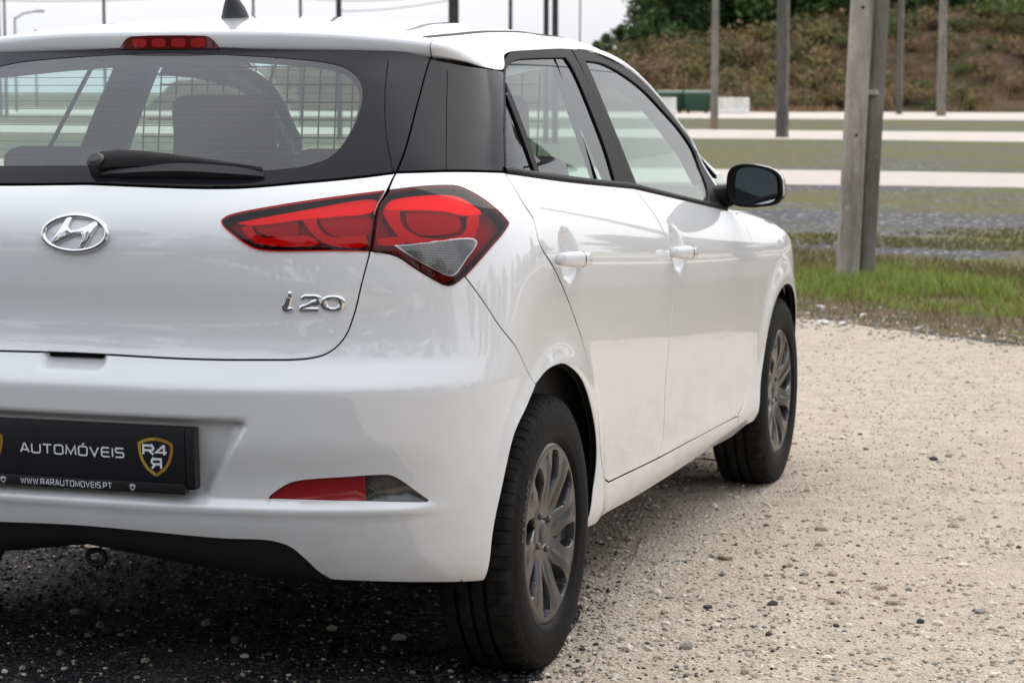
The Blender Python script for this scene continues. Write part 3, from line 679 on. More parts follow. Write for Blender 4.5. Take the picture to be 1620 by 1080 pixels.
# ---- roof: sections at constant y from the window line H to the centre
H_EDGE = Tab([(-.2,1.372),(-.09,1.357),(-.03,1.343),(.13,1.334),(.165,1.343),(.19,1.355),(.234,1.369),(.316,1.379),(.53,1.387),(.893,1.396),(1.136,1.393),(1.333,1.377),(1.526,1.350),(1.684,1.305),(1.82,1.243),(1.938,1.179),(2.023,1.115),(2.10,1.03),(2.2,.93)], .008)
H_Z = Tab([(-.2,1.345),(-.09,1.338),(.05,1.334),(.2,1.336),(.35,1.345),(.55,1.358),(.893,1.372),(1.136,1.371),(1.333,1.357),(1.526,1.328),(1.684,1.285),(1.82,1.225),(1.938,1.163),(2.023,1.10),(2.10,1.015),(2.2,.915)], .03)
Z_C = Tab([(-.3,1.395),(-.15,1.424),(0,1.443),(.2,1.459),(.5,1.471),(.8,1.473),(1.1,1.463),(1.3,1.446),(1.45,1.418),(1.6,1.370),(1.8,1.285),(2.0,1.185),(2.2,1.08),(2.4,.975)], .03)
def h_x(y):
    z = H_Z(y); ys = YS(z); yr = YR(z); W = sideX(ys, z)
    et = np.clip((ys - y) / (ys - yr), 0, .995)
    return np.where(y < ys, W * (1 - et ** N) ** (1 / N), sideX(y, z))
HX = Tab([(float(y), float(h_x(np.array(y)))) for y in np.arange(-.11, 2.2, .02)], .015)
WS = .62
def Roof(y, w):
    """w = 0 at the window line, WS at the centre"""
    y = np.asarray(y, float); t = np.clip(np.asarray(w, float) / WS, -.1, 2.1); t, y = np.broadcast_arrays(t, y)
    m = t > 1; tt = np.where(m, 2 - t, t)
    tt = tt ** 1.0
    xh, zh, zc = HX(y), H_Z(y), Z_C(y)
    dz = zc - zh
    p0x, p0z = xh, zh; kf = sst(.9, 1.35, y); p1x, p1z = xh - .030 + .030 * kf, zh + (.68 + .22 * kf) * dz; p2x, p2z = .60 * xh, zc - .002; p3x, p3z = 0 * xh, zc
    b0, b1, b2, b3 = (1 - tt) ** 3, 3 * tt * (1 - tt) ** 2, 3 * tt ** 2 * (1 - tt), tt ** 3
    x = b0 * p0x + b1 * p1x + b2 * p2x + b3 * p3x; z = b0 * p0z + b1 * p1z + b2 * p2z + b3 * p3z
    return np.stack([np.where(m, -x, x), y, z], -1)
WD = .25          # the roof ditch
def w_edge(y):
    ww = np.linspace(0, .24, 400); return float(np.interp(float(H_EDGE(y)), Roof(np.full(400, y), ww)[:, 2], ww))
def seam_y(w):    # rear edge of the roof, where the spoiler starts
    return .055 - .13 * (1 - np.clip(w / WS, 0, 1)) ** 2.2
sy = [(seam_y(w), w) for w in np.linspace(WD, WS, 10)]
hdr = [(1.44 - .20 * (1 - w / WS) ** 1.5, w) for w in np.linspace(WD, WS, 8)]
yb = lambda c: [(y, 2 * WS - w) for y, w in c]
roof = panel('roof', [sy + yb(sy)[::-1][1:], [(sy[0][0], 2 * WS - WD), (.7, 2 * WS - WD), (hdr[0][0], 2 * WS - WD)], yb(hdr) + hdr[::-1][1:], [(hdr[0][0], WD), (.7, WD), (sy[0][0], WD)]],
             M['paint'], car, S=Roof, sp=.03, gap=.002)[0]
YC = .07           # the rail ends here and a wrapped corner carries it round to the spoiler
railR = panel('roof_rail', [[(YC, w_edge(YC)), (YC, WD)], [(YC, WD), (.7, WD), (1.24, WD), (1.42, .19), (1.6, .14), (1.78, .115), (1.95, .095), (2.12, .08)], [(2.12, .08), (2.10, w_edge(2.1))], [(float(y), w_edge(y)) for y in list(np.arange(2.10, .36, -.05)) + list(np.arange(.34, YC + .005, -.015)) + [YC]]],
      M['paint'], car, S=Roof, sp=.016, mirror=True, gap=.0, flange=.012)
strip('roof_ditch', [(y, WD) for y in np.linspace(-.0, 1.20, 20)], .007, .0015, M['trim'], railR[0], railR[1], S=Roof, off=.0)
ws_side = [(1.29, WD + .004), (1.43, .196), (1.6, .146), (1.78, .12), (1.95, .10), (2.12, .085)]
bot = [(2.12, .085), (2.26, .22), (2.34, .40), (2.36, WS)]
hd2 = [(y + .004, w) for y, w in hdr]
ws = panel('windscreen', [ws_side, bot + yb(bot)[::-1][1:], yb(ws_side)[::-1], yb(hd2) + hd2[::-1][1:]], M['side_glass'], car, S=Roof, sp=.05, gap=.001, flange=0, off=-.002)[0]
bandsegs = [(y + .004, w) for y, w in hdr]

# painted windscreen pillar: wraps round the front edge of the door frame
_c = resample(crom(D['front_frame'][0]), .012); _c = _c[(_c[:, 0] > 2.12)]
_c = _c[_c[:, 1] > .985]
_t = np.gradient(_c, axis=0); _t /= np.linalg.norm(_t, axis=1)[:, None]
_n = np.stack([-_t[:, 1], _t[:, 0]], -1); _n *= np.sign(_n[:, 1] + _n[:, 0])[:, None]
_w = .019 * sst(0, .35, np.linspace(0, 1, len(_c)))[:, None] + .001
def _row(k, off):
    q = _c + _n * (_w * k); return P(q[:, 0], q[:, 1]) + surf_normals(P, q) * off
_sec = [(.02, -.004), (.02, .0008), (.5, .0012), (.85, .0005), (1.0, -.002), (1.1, -.007), (1.1, -.02), (.9, -.05)]
_G = np.stack([_row(k, o_) for k, o_ in _sec], 1)
MB().grid(_G).build('windscreen_pillar', M['paint'], car); MB().grid(_G * np.array([-1, 1, 1])).build('windscreen_pillar', M['paint'], car)
# ---- spoiler with the high brake lamp
def spoiler():
    us = np.linspace(-1, 1, 61); rows = []
    XW = .588
    for u_ in us:
        s = abs(u_); x = XW * u_
        yt = -.162 + .082 * s ** 2.6
        wv = None
        # roof height at this x: invert the section
        ww = np.linspace(0, WS, 200)
        def rz(y):
            R = Roof(np.full(200, y), ww); i = np.argsort(R[:, 0]); return float(np.interp(abs(x), R[i, 0], R[i, 2]))
        # seam y at this x
        R = Roof(np.array([seam_y(w) for w in ww]), ww); i = np.argsort(R[:, 0])
        ysm = float(np.interp(abs(x) - .058 * s ** 2, R[i, 0], np.array([seam_y(w) for w in ww])[i])) - .004
        zt = 1.4185 - .026 * s ** 3 ; zbm = 1.3735 - .016 * s ** 2.2
        pr = []
        xx_ = abs(x) - .058 * s ** 2
        R = Roof(np.full(200, ysm), ww); i = np.argsort(R[:, 0]); z0 = float(np.interp(xx_, R[i, 0], R[i, 2]))
        pr.append((ysm, z0 - .014)); pr.append((ysm, z0 - .002)); pr.append((ysm - .003, z0 + .0002))
        y_l = yt + .018
        for t in (.12, .25, .4, .55, .7, .85, 1.0):
            y = ysm - .003 + (y_l - ysm + .003) * t
            zr = rz(max(y, -.085)) if y > -.085 else rz(-.085) + (y + .085) * .16
            zr = z0 + (zt + .0025 - z0) * (t ** 1.25)
            pr.append((y, zr))
        pr += [(yt + .010, zt + .0015), (yt + .004, zt - .0015), (yt + .001, zt - .006), (yt, zt - .013), (yt + .003, zbm + .012), (yt + .006, zbm + .004), (yt + .011, zbm), (yt + .025, zbm + .001), (yt + .08, zbm + .006)]
        kk = [1] * 3 + [1 - t for t in (.12, .25, .4, .55, .7, .85, 1.0)] + [0] * 9
        rows.append([(x - math.copysign(.058 * s ** 2 * q_, x) if x else 0., y, z) for (y, z), q_ in zip(pr, kk)])
    G = np.array(rows)
    m = MB().grid(G)
    # end caps
    n = G.shape[1]
    m.f.append(tuple(range(n))); m.f.append(tuple(range(60 * n, 61 * n))[::-1])
    o = m.build('spoiler', M['paint'], car, auto=40)
    return o, G
spo, SPG = spoiler()
def corner_patch():
    nv, ns = 40, 28
    B0 = SPG[-1, 2:18]; B1 = SPG[-2, 2:18]           # spoiler end section, top seam -> bottom of the rear face
    L = np.concatenate([[0], np.cumsum(np.linalg.norm(np.diff(B0, axis=0), axis=1))]); L /= L[-1]
    v = np.linspace(0, 1, nv)
    Bc = np.stack([np.interp(v, L, B0[:, k]) for k in range(3)], -1); Bn = np.stack([np.interp(v, L, B1[:, k]) for k in range(3)], -1)
    TB = Bn - Bc; TB /= np.linalg.norm(TB, axis=1)[:, None]
    w0 = w_edge(YC); ww = WD + (w0 - WD) * v
    A = Roof(np.full(nv, YC), ww); A2_ = Roof(np.full(nv, YC - .002), ww)
    TA = A2_ - A; TA /= np.linalg.norm(TA, axis=1)[:, None]
    D_ = np.linalg.norm(Bc - A, axis=1)[:, None] * 1.0
    Bc = Bc - TB * .0035
    G = []
    for s_ in np.linspace(0, 1, ns):
        h00, h10, h01, h11 = 2 * s_**3 - 3 * s_**2 + 1, s_**3 - 2 * s_**2 + s_, -2 * s_**3 + 3 * s_**2, s_**3 - s_**2
        G.append(h00 * A + h10 * TA * D_ + h01 * Bc + h11 * TB * D_)
    G = np.array(G)
    # a short return into the joint
    e = G[-1] + np.array([-.004, .014, -.004]); G = np.concatenate([G, e[None]], 0)
    return G
CP = corner_patch()
for sx, par in ((1, railR[0]), (-1, railR[1])):
    MB().grid(CP * np.array([sx, 1, 1])).build('rail_corner', M['paint'], par, auto=50)

M['brake'] = pmat('brake_lens', (.10, .006, .007), .1, coat=1, coat_r=.02)
M['brake_led'] = pmat('brake_cell', (.33, .012, .012), .2, coat=1, coat_r=.02)
def lens_on_spoiler(name, outline, y0, mat, parent, d=.003):
    # outline in (x, z) on the rear face of the spoiler
    c = resample(crom(outline), .006); n = len(c)
    def yy(x): return -.162 + .082 * (abs(x) / .588) ** 2.6
    V = [(x, yy(x) - y0, z) for x, z in c] + [(x, yy(x) + .01, z) for x, z in c]
    m = MB()
    f = [(i, (i + 1) % n, n + (i + 1) % n, n + i) for i in range(n)] 
    # fan by columns: pair upper and lower points
    cx = np.mean(c[:, 0]); cz = np.mean(c[:, 1])
    uv, tri = tri_domain(c[:-1] if np.allclose(c[0], c[-1]) else c, [], .008)
    m.add([(a, yy(a) - y0, z) for a, z in uv], [tuple(t) for t in tri]); m.add(V, f)
    return m.build(name, mat, parent, auto=30)
bl = lens_on_spoiler('brake_lamp', [(-.121, 1.3795), (-.112, 1.394), (-.098, 1.4045), (-.07, 1.407), (0, 1.408), (.07, 1.407), (.098, 1.4045), (.112, 1.394), (.121, 1.3795), (.10, 1.3785), (0, 1.378), (-.10, 1.3785), (-.121, 1.3795)], .0015, M['brake'], car)
for k in range(4):
    x = -.072 + k * .048
    lens_on_spoiler('brake_cell', [(x - .016, 1.3835), (x - .016, 1.3985), (x + .016, 1.3985), (x + .016, 1.3835), (x - .016, 1.3835)], .0019, M['brake_led'], bl)

# ---- bonnet and nose (mostly hidden, kept simple but closed)
FT = D['fender'][1]
def Hood(y, w):
    y = np.asarray(y, float); t = np.clip(np.asarray(w, float) / .7, 0, 2); t, y = np.broadcast_arrays(t, y)
    m = t > 1; tt = np.where(m, 2 - t, t)
    ze = HOODZ(y); xe = HOODX(y); zc = ze + .055 - .02 * sst(2.9, 3.3, y)
    x = xe * (1 - tt); z = ze + (zc - ze) * (1 - (1 - tt) ** 2.2)
    return np.stack([np.where(m, -x, x), y, z], -1)
_fp = P(np.array([q[0] for q in FT]), np.array([q[1] for q in FT]))
HOODZ = Tab([(float(a[1]), float(a[2])) for a in _fp] + [(3.25, .66), (3.34, .62)], .02)
HOODX = Tab([(float(a[1]), float(a[0])) for a in _fp] + [(3.25, .42), (3.34, .15)], .02)
panel('bonnet', [[(2.09, 0), (2.3, 0), (2.6, 0), (3.0, 0), (3.3, 0)], [(3.3, 0), (3.34, .35), (3.35, .7), (3.34, 1.05), (3.3, 1.4)], [(3.3, 1.4), (2.6, 1.4), (2.09, 1.4)], [(2.09, 1.4), (2.26, 1.1), (2.36, .7), (2.26, .3), (2.09, 0)]], M['paint'], car, S=Hood, sp=.05, gap=.0015)
aa = np.linspace(float(D['fender'][2][0][0]), A2, 26)
zz = np.linspace(.20, .70, 14)
G = P(aa[:, None] * np.ones((1, 14)), np.minimum(zz[None, :], .70) * np.ones((26, 1)))
G2 = (G * np.array([-1, 1, 1]))[::-1]
MB().grid(np.vstack([G, G2[1:]])).build('front_bumper', M['paint'], car)
# ---------------------------------------------------------------- stroke lettering
def _arc(cx, cy, rx, ry, a0, a1, n=8):
    return [(cx + rx * math.cos(math.radians(a0 + (a1 - a0) * k / n)), cy + ry * math.sin(math.radians(a0 + (a1 - a0) * k / n))) for k in range(n + 1)]
def _rr(r=.22, x0=0., x1=1., y0=0., y1=1.):
    return _arc(x1 - r, y1 - r, r, r, 90, 0, 4) + _arc(x1 - r, y0 + r, r, r, 0, -90, 4) + _arc(x0 + r, y0 + r, r, r, 270, 180, 4) + _arc(x0 + r, y1 - r, r, r, 180, 90, 4)
GLYPH = {
 'A': (1.0, [[(0, 0), (.45, 1), (.55, 1), (1, 0)], [(.18, .3), (.82, .3)]]),
 'U': (1.0, [[(0, 1), (0, .22)] + _arc(.22, .22, .22, .22, 180, 270, 4) + _arc(.78, .22, .22, .22, 270, 360, 4) + [(1, 1)]]),
 'T': (1.0, [[(0, 1), (1, 1)], [(.5, 1), (.5, 0)]]),
 'O': (1.0, [_rr() + [(.78, 1)]]),
 'M': (1.15, [[(0, 0), (.06, 1), (.5, .12), (.94, 1), (1, 0)]]),
 'V': (1.0, [[(0, 1), (.5, 0), (1, 1)]]),
 'E': (.92, [[(1, 1), (.22, 1)] + _arc(.22, .78, .22, .22, 90, 180, 4) + _arc(.22, .22, .22, .22, 180, 270, 4) + [(1, 0)], [(.05, .5), (.95, .5)]]),
 'I': (.0, [[(0, 1), (0, 0)]]),
 'S': (.95, [[(1, 1), (.2, 1)] + _arc(.2, .76, .2, .24, 90, 270, 6) + _arc(.8, .26, .2, .26, 90, -90, 6) + [(0, 0)]]),
 'R': (.95, [[(0, 0), (0, 1), (.78, 1)] + _arc(.78, .73, .22, .27, 90, -90, 6) + [(0, .46)], [(.55, .46), (1, 0)]]),
 '4': (1.0, [[(.75, 0), (.75, 1), (.68, 1), (0, .28), (1, .28)]]),
 'W': (1.35, [[(0, 1), (.25, 0), (.5, .9), (.75, 0), (1, 1)]]),
 'P': (.85, [[(0, 0), (0, 1), (.75, 1)] + _arc(.75, .72, .25, .28, 90, -90, 6) + [(0, .44)]]),
 'K': (.95, [[(0, 0), (0, 1)], [(.95, 1), (.1, .5), (1, 0)]]),
 'H': (1.0, [[(0, 0), (0, 1)], [(1, 0), (1, 1)], [(0, .5), (1, .5)]]),
 '.': (.0, [[(0, 0), (0, .06)]]),
}
def ribbon(pl, w):
    """flat mitred ribbon -> (verts2d, quads)"""
    p = np.array(pl, float); n = len(p)
    d = np.diff(p, axis=0); d /= np.linalg.norm(d, axis=1)[:, None] + 1e-9
    nn = np.stack([-d[:, 1], d[:, 0]], -1)
    V = []
    for i in range(n):
        a = nn[max(i - 1, 0)]; b = nn[min(i, n - 2)]
        m = a + b; l = np.linalg.norm(m)
        m = a if l < .3 else m / l
        k = w / max(.45, float(m @ a)); V += [p[i] + m * k, p[i] - m * k]
    return V, [(2 * i, 2 * i + 1, 2 * i + 3, 2 * i + 2) for i in range(n - 1)]
def text2d(txt, cw, ch, sw, gapw, extra=None):
    """stroke text in the x/y plane, centred; returns verts, faces and the width"""
    V, F = [], []; x = 0
    for c in txt:
        acc = c == 'Ó'; c = 'O' if acc else c
        w, strokes = GLYPH[c]; w *= cw
        for s in strokes:
            pts = [(x + (u * w), v * ch) for u, v in s]
            vv, ff = ribbon(pts, sw); n = len(V); V += [tuple(q) for q in vv]; F += [tuple(i + n for i in f) for f in ff]
        if acc:
            vv, ff = ribbon([(x + .45 * w, ch * 1.16), (x + .68 * w, ch * 1.4)], sw * .9); n = len(V); V += [tuple(q) for q in vv]; F += [tuple(i + n for i in f) for f in ff]
        x += w + gapw
    W = x - gapw
    return [(a - W / 2, b) for a, b in V], F, W

# ---------------------------------------------------------------- wheels
R_T = .3105
def tyre_mesh():
    prof = [(-.080,.198,1),(-.088,.215,1),(-.0925,.245,1),(-.0905,.268,1),(-.087,.284,1),(-.081,.297,1),(-.074,.3045,0)]
    xs = [-.062]
    for g in (-.040, -.006, .027):
        prof += [(g - .0052, .3095, 0), (g - .0040, .3090, 0), (g - .0036, .3020, 2), (g + .0036, .3020, 2), (g + .0040, .3090, 0), (g + .0052, .3095, 0)]
    prof += [(.046, .3093, 3), (.058, .3082, 3), (.066, .3066, 3), (.073, .3042, 3), (.079, .2995, 3), (.0845, .2905, 4), (.0865, .2855, 4), (.0862, .2825, 4), (.089, .277, 4), (.0915, .262, 1), (.0928, .246, 1), (.092, .232, 1), (.0895, .2205, 1), (.0895, .2185, 1), (.087, .213, 1), (.084, .2075, 1), (.080, .2035, 1), (.070, .200, 1)]
    # round the crown slightly
    th = []
    NS = 70
    for k in range(NS):
        for t in (0., .43, .46, .54, .57): th.append(((k + t) * 2 * math.pi / NS, t))
    G = []
    for t, ph in th:
        row = []
        for x, r, flag in prof:
            if flag == 3 and ph in (.46, .54): r = r - .0035
            if flag == 4 and ph in (.43, .57): r = r - .0008
            row.append((x, r * math.cos(t), r * math.sin(t)))
        G.append(row)
    m = MB().grid(np.array(G), closed_u=True)
    nv = len(prof)
    me = bpy.data.meshes.new('tyre')
    me.from_pydata(m.v, [], m.f)
    me.materials.append(M['rubber']); me.materials.append(M['tread'])
    fl = []
    for i in range(len(th)):
        for j in range(nv - 1):
            fl.append(1 if (prof[j][2] in (0, 3) and prof[j + 1][2] in (0, 3, 4)) else 0)
    me.polygons.foreach_set('material_index', np.array(fl, dtype=np.int32))
    me.polygons.foreach_set('use_smooth', np.ones(len(me.polygons), bool))
    bm = bmesh.new(); bm.from_mesh(me); bmesh.ops.recalc_face_normals(bm, faces=bm.faces)
    for e in bm.edges:
        if len(e.link_faces) == 2 and e.calc_face_angle(0) > .6: e.smooth = False
    bm.to_mesh(me); bm.free()
    return me

def cover_mesh():
    NSP = 8; per = 64; nth = NSP * per
    rs = np.concatenate([np.linspace(0.0, .026, 4), np.linspace(.029, .19, 96), [.1945, .198, .2025, .2065, .2085]])
    G = np.zeros((nth, len(rs), 3)); Mk = np.zeros((nth, len(rs)))
    Hk = np.zeros((nth, len(rs)))
    for i in range(nth):
        t = 2 * math.pi * i / nth
        for j, r in enumerate(rs):
            # phase inside one sector, pockets sweep slightly with radius
            sw = math.radians(7) * (r - .1) / .1
            ph = ((t - sw) / (2 * math.pi) * NSP) % 1.0 - .5          # -0.5..0.5, pocket at 0
            arc = ph * 2 * math.pi / NSP * r                          # metres from pocket axis
            # pocket half width: opens from the hub, widest at 0.16
            hw = .0262 * sst(.062, .150, r) - .006 * sst(.168, .186, r)
            d_in = hw - abs(arc)
            m = float(sst(-.0015, .0045, d_in)) * float(sst(.064, .074, r)) * (1 - float(sst(.180, .187, r)))
            base = .064 + .019 * float(sst(.03, .17, r))
            if r > .19: base = .0835 - .010 * ((r - .19) / .0185) ** 2
            # spokes are faceted: a raised edge on one flank
            sp_ = abs(ph) - .5                                         # 0 at spoke axis
            ridge = .0035 * max(0., 1 - abs(((ph + .5 + .07) % 1.0) - .0 if ((ph + .5 + .07) % 1.0) < .5 else 1 - ((ph + .5 + .07) % 1.0)) / .16) * float(sst(.05, .09, r)) * (1 - float(sst(.17, .19, r)))
            x = base + ridge - .031 * m - .010 * m * float(sst(.15, .10, r) if False else (1 - sst(.10, .15, r)))
            if r <= .0275: x = .0655 + .0035 * (1 - (r / .0275) ** 2)
            elif r < .033: x = .0605
            G[i, j] = (x, r * math.cos(t), r * math.sin(t)); Mk[i, j] = m
            # the slot through the pocket
            q = ((r - .122) / .030) ** 2 + (arc / (.013)) ** 2
            Hk[i, j] = 1 if (q < 1.25 and m > .85) else 0
    m = MB().grid(G, closed_u=True)
    nr = len(rs)
    fm = []
    for i in range(nth):
        for j in range(nr - 1):
            i2 = (i + 1) % nth
            mm = (Mk[i, j] + Mk[i2, j] + Mk[i, j + 1] + Mk[i2, j + 1]) / 4
            hh = (Hk[i, j] + Hk[i2, j] + Hk[i, j + 1] + Hk[i2, j + 1])
            fm.append(2 if hh >= 2 else (1 if mm > .97 and rs[j] > .13 else 0))
    me = bpy.data.meshes.new('wheel_cover'); me.from_pydata(m.v, [], m.f)
    for q in ('wheel', 'steel', 'wheel_dark'): me.materials.append(M[q])
    me.polygons.foreach_set('material_index', np.array(fm, dtype=np.int32))
    me.polygons.foreach_set('use_smooth', np.ones(len(me.polygons), bool))
    bm = bmesh.new(); bm.from_mesh(me); bmesh.ops.recalc_face_normals(bm, faces=bm.faces)
    for e in bm.edges:
        if len(e.link_faces) == 2 and e.calc_face_angle(0) > 1.1: e.smooth = False
    bm.to_mesh(me); bm.free()
    return me

def sidewall_text():
    V, F = [], []
    for rot in (math.radians(158),):
        v2, f2, W = text2d('KUMHO', .019, .021, .0026, .0085)
        n = len(V)
        for a, b in v2:
            r = .228 + b; t = rot - a / .24                 # clockwise seen from outside
            V.append((.0936 - 6.0 * (r - .245) ** 2 + .0, r * math.cos(t) * -1 * -1, r * math.sin(t)))
        F += [tuple(i + n for i in f) for f in f2]
    return V, F

tyre_me = tyre_mesh(); cover_me = cover_mesh()
M['letter_rubber'] = pmat('letter_rubber', (.045, .045, .046), .5)
_tv, _tf = sidewall_text()
txt_ob = MB().add(_tv, _tf).build('sidewall_lettering', M['letter_rubber'], None, smooth=False)
txt_me = txt_ob.data; bpy.data.objects.remove(txt_ob)
nut = MB()
nut.tube([(.052, 0, 0), (.066, 0, 0), (.070, 0, 0)], [.0085, .0085, .005], 6)
nut_ob = nut.build('lug_nut', M['wheel'], None, smooth=False); nut_me = nut_ob.data; bpy.data.objects.remove(nut_ob)
rec = MB(); rec.tube([(.050, 0, 0), (.0612, 0, 0)], [.0125, .0125], 14)
rec_ob = rec.build('nut_well', M['wheel_dark'], None); rec_me = rec_ob.data; bpy.data.objects.remove(rec_ob)
bdisc = MB(); bdisc.tube([(-.06, 0, 0), (.03, 0, 0)], [.200, .200], 40)
bd_ob = bdisc.build('rim_barrel', M['wheel_dark'], None); bd_me = bd_ob.data; bpy.data.objects.remove(bd_ob)
def wheel(x, y, side, spin):
    w = empty('wheel', (x, y, .306), 0, car)
    w.rotation_euler = (0, 0, 0 if side > 0 else math.pi)
    for nm, me in (('tyre', tyre_me), ('wheel_cover', cover_me), ('rim_barrel', bd_me), ('sidewall_lettering', txt_me)):
        o = link(bpy.data.objects.new(nm, me), w)
        if nm != 'sidewall_lettering': o.rotation_euler = (spin, 0, 0)
    for k in range(4):
        t = spin + math.radians(22.5 + 90 * k)
        for nm, me in (('nut_well', rec_me), ('lug_nut', nut_me)):
            o = link(bpy.data.objects.new(nm, me), w)
            o.location = (0.0, .047 * math.cos(t), .047 * math.sin(t))
for x, y, s_, sp_ in ((.762, 0, 1, .12), (-.762, 0, -1, .5), (.762, 2.57, 1, .45), (-.762, 2.57, -1, .2)):
    wheel(x, y, s_, sp_)

# ---------------------------------------------------------------- wheel wells, floor, underbody
for yc, rr, xo in ((-.02, .385, .775), (2.57, .372, .815)):
    for sx in (1, -1):
        t = np.radians(np.linspace(-7, 187, 40))
        G = np.array([[(sx * x, yc + rr * math.cos(a) * 1.0, .305 + rr * math.sin(a) * 1.0) for x in (.52, xo)] for a in t])
        m = MB().grid(G)
        m.add([(sx * .52, yc, .305)] + [tuple(q[0]) for q in G], [(0, i + 1, i + 2) for i in range(len(t) - 1)])
        m.build('wheel_arch_liner', M['gap'], car)
fl = MB()
fl.box((0, 1.30, .27), (1.30, 1.80, .10), bev=.02)
fl.box((0, -.10, .42), (1.02, .86, .12), bev=.02)
fl.box((0, 2.75, .26), (1.02, 1.0, .16), bev=.02)
fl.build('floor_pan', M['gap'], car)
ub = MB()
ub.tube([(-.70, 0, .30), (-.3, .03, .27), (.3, .03, .27), (.70, 0, .30)], .032, 12)
ub.build('rear_axle', M['gap'], car)
ub = MB(); ub.tube([(-.42, .1, .31), (-.42, -.2, .31)], .06, 14).tube([(-.40, -.2, .31), (-.40, -.45, .31)], .022, 10)
ub.build('exhaust', M['plastic'], car)
th_ = np.linspace(0, 2 * math.pi, 17)
ub = MB(); ub.tube([(-.02 + .022 * math.cos(a), -.50, .293 + .016 * math.sin(a)) for a in th_], .006, 8, cap=False)
ub.build('tow_eye', M['plastic'], car)

# ---------------------------------------------------------------- inner lining, headliner, seats
ai = np.linspace(.62, A1 - .3, 50); zi = np.linspace(.28, 1.03, 12)
uvg = np.stack(np.meshgrid(ai, zi, indexing='ij'), -1)
zlim = 1.0 - .076 * (np.clip(P(uvg[..., 0], uvg[..., 1] * 0 + .9)[..., 1], -.1, 2.2) - .5)
zz2 = .28 + (zlim - .28) * (uvg[..., 1] - .28) / .75
flat = np.stack([uvg[..., 0].ravel(), zz2.ravel()], -1)
V = P(flat[:, 0], flat[:, 1]) - surf_normals(P, flat) * .075
G = V.reshape(uvg.shape[0], uvg.shape[1], 3)
MB().grid(G).grid(G * np.array([-1, 1, 1])).build('inner_lining', M['interior'], car)
at = np.linspace(-.62, .62, 20); zt_ = np.linspace(.72, 1.075, 6)
uvg = np.stack(np.meshgrid(at, zt_, indexing='ij'), -1); flat = uvg.reshape(-1, 2)
V = P(flat[:, 0], flat[:, 1]) - surf_normals(P, flat) * .05
MB().grid(V.reshape(20, 6, 3)).build('tailgate_lining', M['interior'], car)
yr_ = np.linspace(-.06, 1.42, 26); wr_ = np.linspace(.02, 2 * WS - .02, 28)
uvg = np.stack(np.meshgrid(yr_, wr_, indexing='ij'), -1)
G = Roof(uvg[..., 0], uvg[..., 1]); G[..., 2] -= .028; G[..., 0] *= .965
MB().grid(G).build('headliner', M['interior_light'], car)
# pillar trims, just inside the glass: hatch pillars, centre pillars
def inner_pillar(c, w, dep, name='pillar_trim', mat='interior'):
    for sx in (1, -1):
        c2 = resample(crom(c), .03)
        V = P(c2[:, 0], c2[:, 1]); n = surf_normals(P, c2)
        tg = np.gradient(V, axis=0); tg /= np.linalg.norm(tg, axis=1)[:, None]
        b = np.cross(n, tg)
        G = np.stack([V + b * w - n * .025, V + b * w * .8 - n * dep, V - b * w * .8 - n * dep, V - b * w - n * .025], 1)
        MB().grid(G * np.array([sx, 1, 1])).build(name, M[mat], car)
ap = float(D['pillar_black'][0][2][0])
inner_pillar([(.80, 1.36), (.79, 1.25), (.79, 1.10)], .085, .05)
inner_pillar([(.98, 1.35), (.95, 1.22), (.93, 1.10)], .09, .05)
bpz = D['rear_frame'][1]
inner_pillar([(a + .0, z) for a, z in bpz] + [(bpz[-1][0], .95)], .055, .06)
_ap = (_c - _n * .030)[::6]
inner_pillar([(float(a), float(z)) for a, z in _ap], .020, .05)
def seat(x, y, z, parent_name, tall=1.0):
    s = empty(parent_name, (x, y, z), 0, car)
    def cush(c, d, rot=None, name='backrest', sub=2, par=s):
        bm = bmesh.new(); bmesh.ops.create_cube(bm, size=1.0); bmesh.ops.scale(bm, vec=d, verts=bm.verts)
        bmesh.ops.bevel(bm, geom=list(bm.edges), offset=min(d) * .38, segments=4, affect='EDGES', profile=.5)
        if rot: bmesh.ops.rotate(bm, matrix=Matrix.Rotation(rot, 3, 'X'), verts=bm.verts)
        bmesh.ops.translate(bm, vec=c, verts=bm.verts)
        me = bpy.data.meshes.new(name); bm.to_mesh(me); bm.free(); me.materials.append(M['grey_fabric'])
        me.polygons.foreach_set('use_smooth', np.ones(len(me.polygons), bool))
        return link(bpy.data.objects.new(name, me), par)
    return s, cush
for sx in (-.36, .36):
    s, cush = seat(sx, 1.05, .3, 'front_seat')
    cush((0, .25, .17), (.48, .5, .14), name='seat_cushion'); cush((0, -.03, .50), (.46, .14, .64), -.22 * -1, 'backrest')
    cush((0, -.16, .875), (.29, .095, .20), .12, 'headrest')
s, cush = seat(0, .15, .3, 'rear_bench')
cush((0, .25, .14), (1.22, .5, .15), name='seat_cushion'); cush((0, -.06, .42), (1.22, .13, .56), .22, 'backrest')
for sx in (-.36, .30): pass
cush((-.37, -.15, .78), (.27, .09, .15), .12, 'headrest'); cush((.37, -.15, .78), (.27, .09, .15), .12, 'headrest')
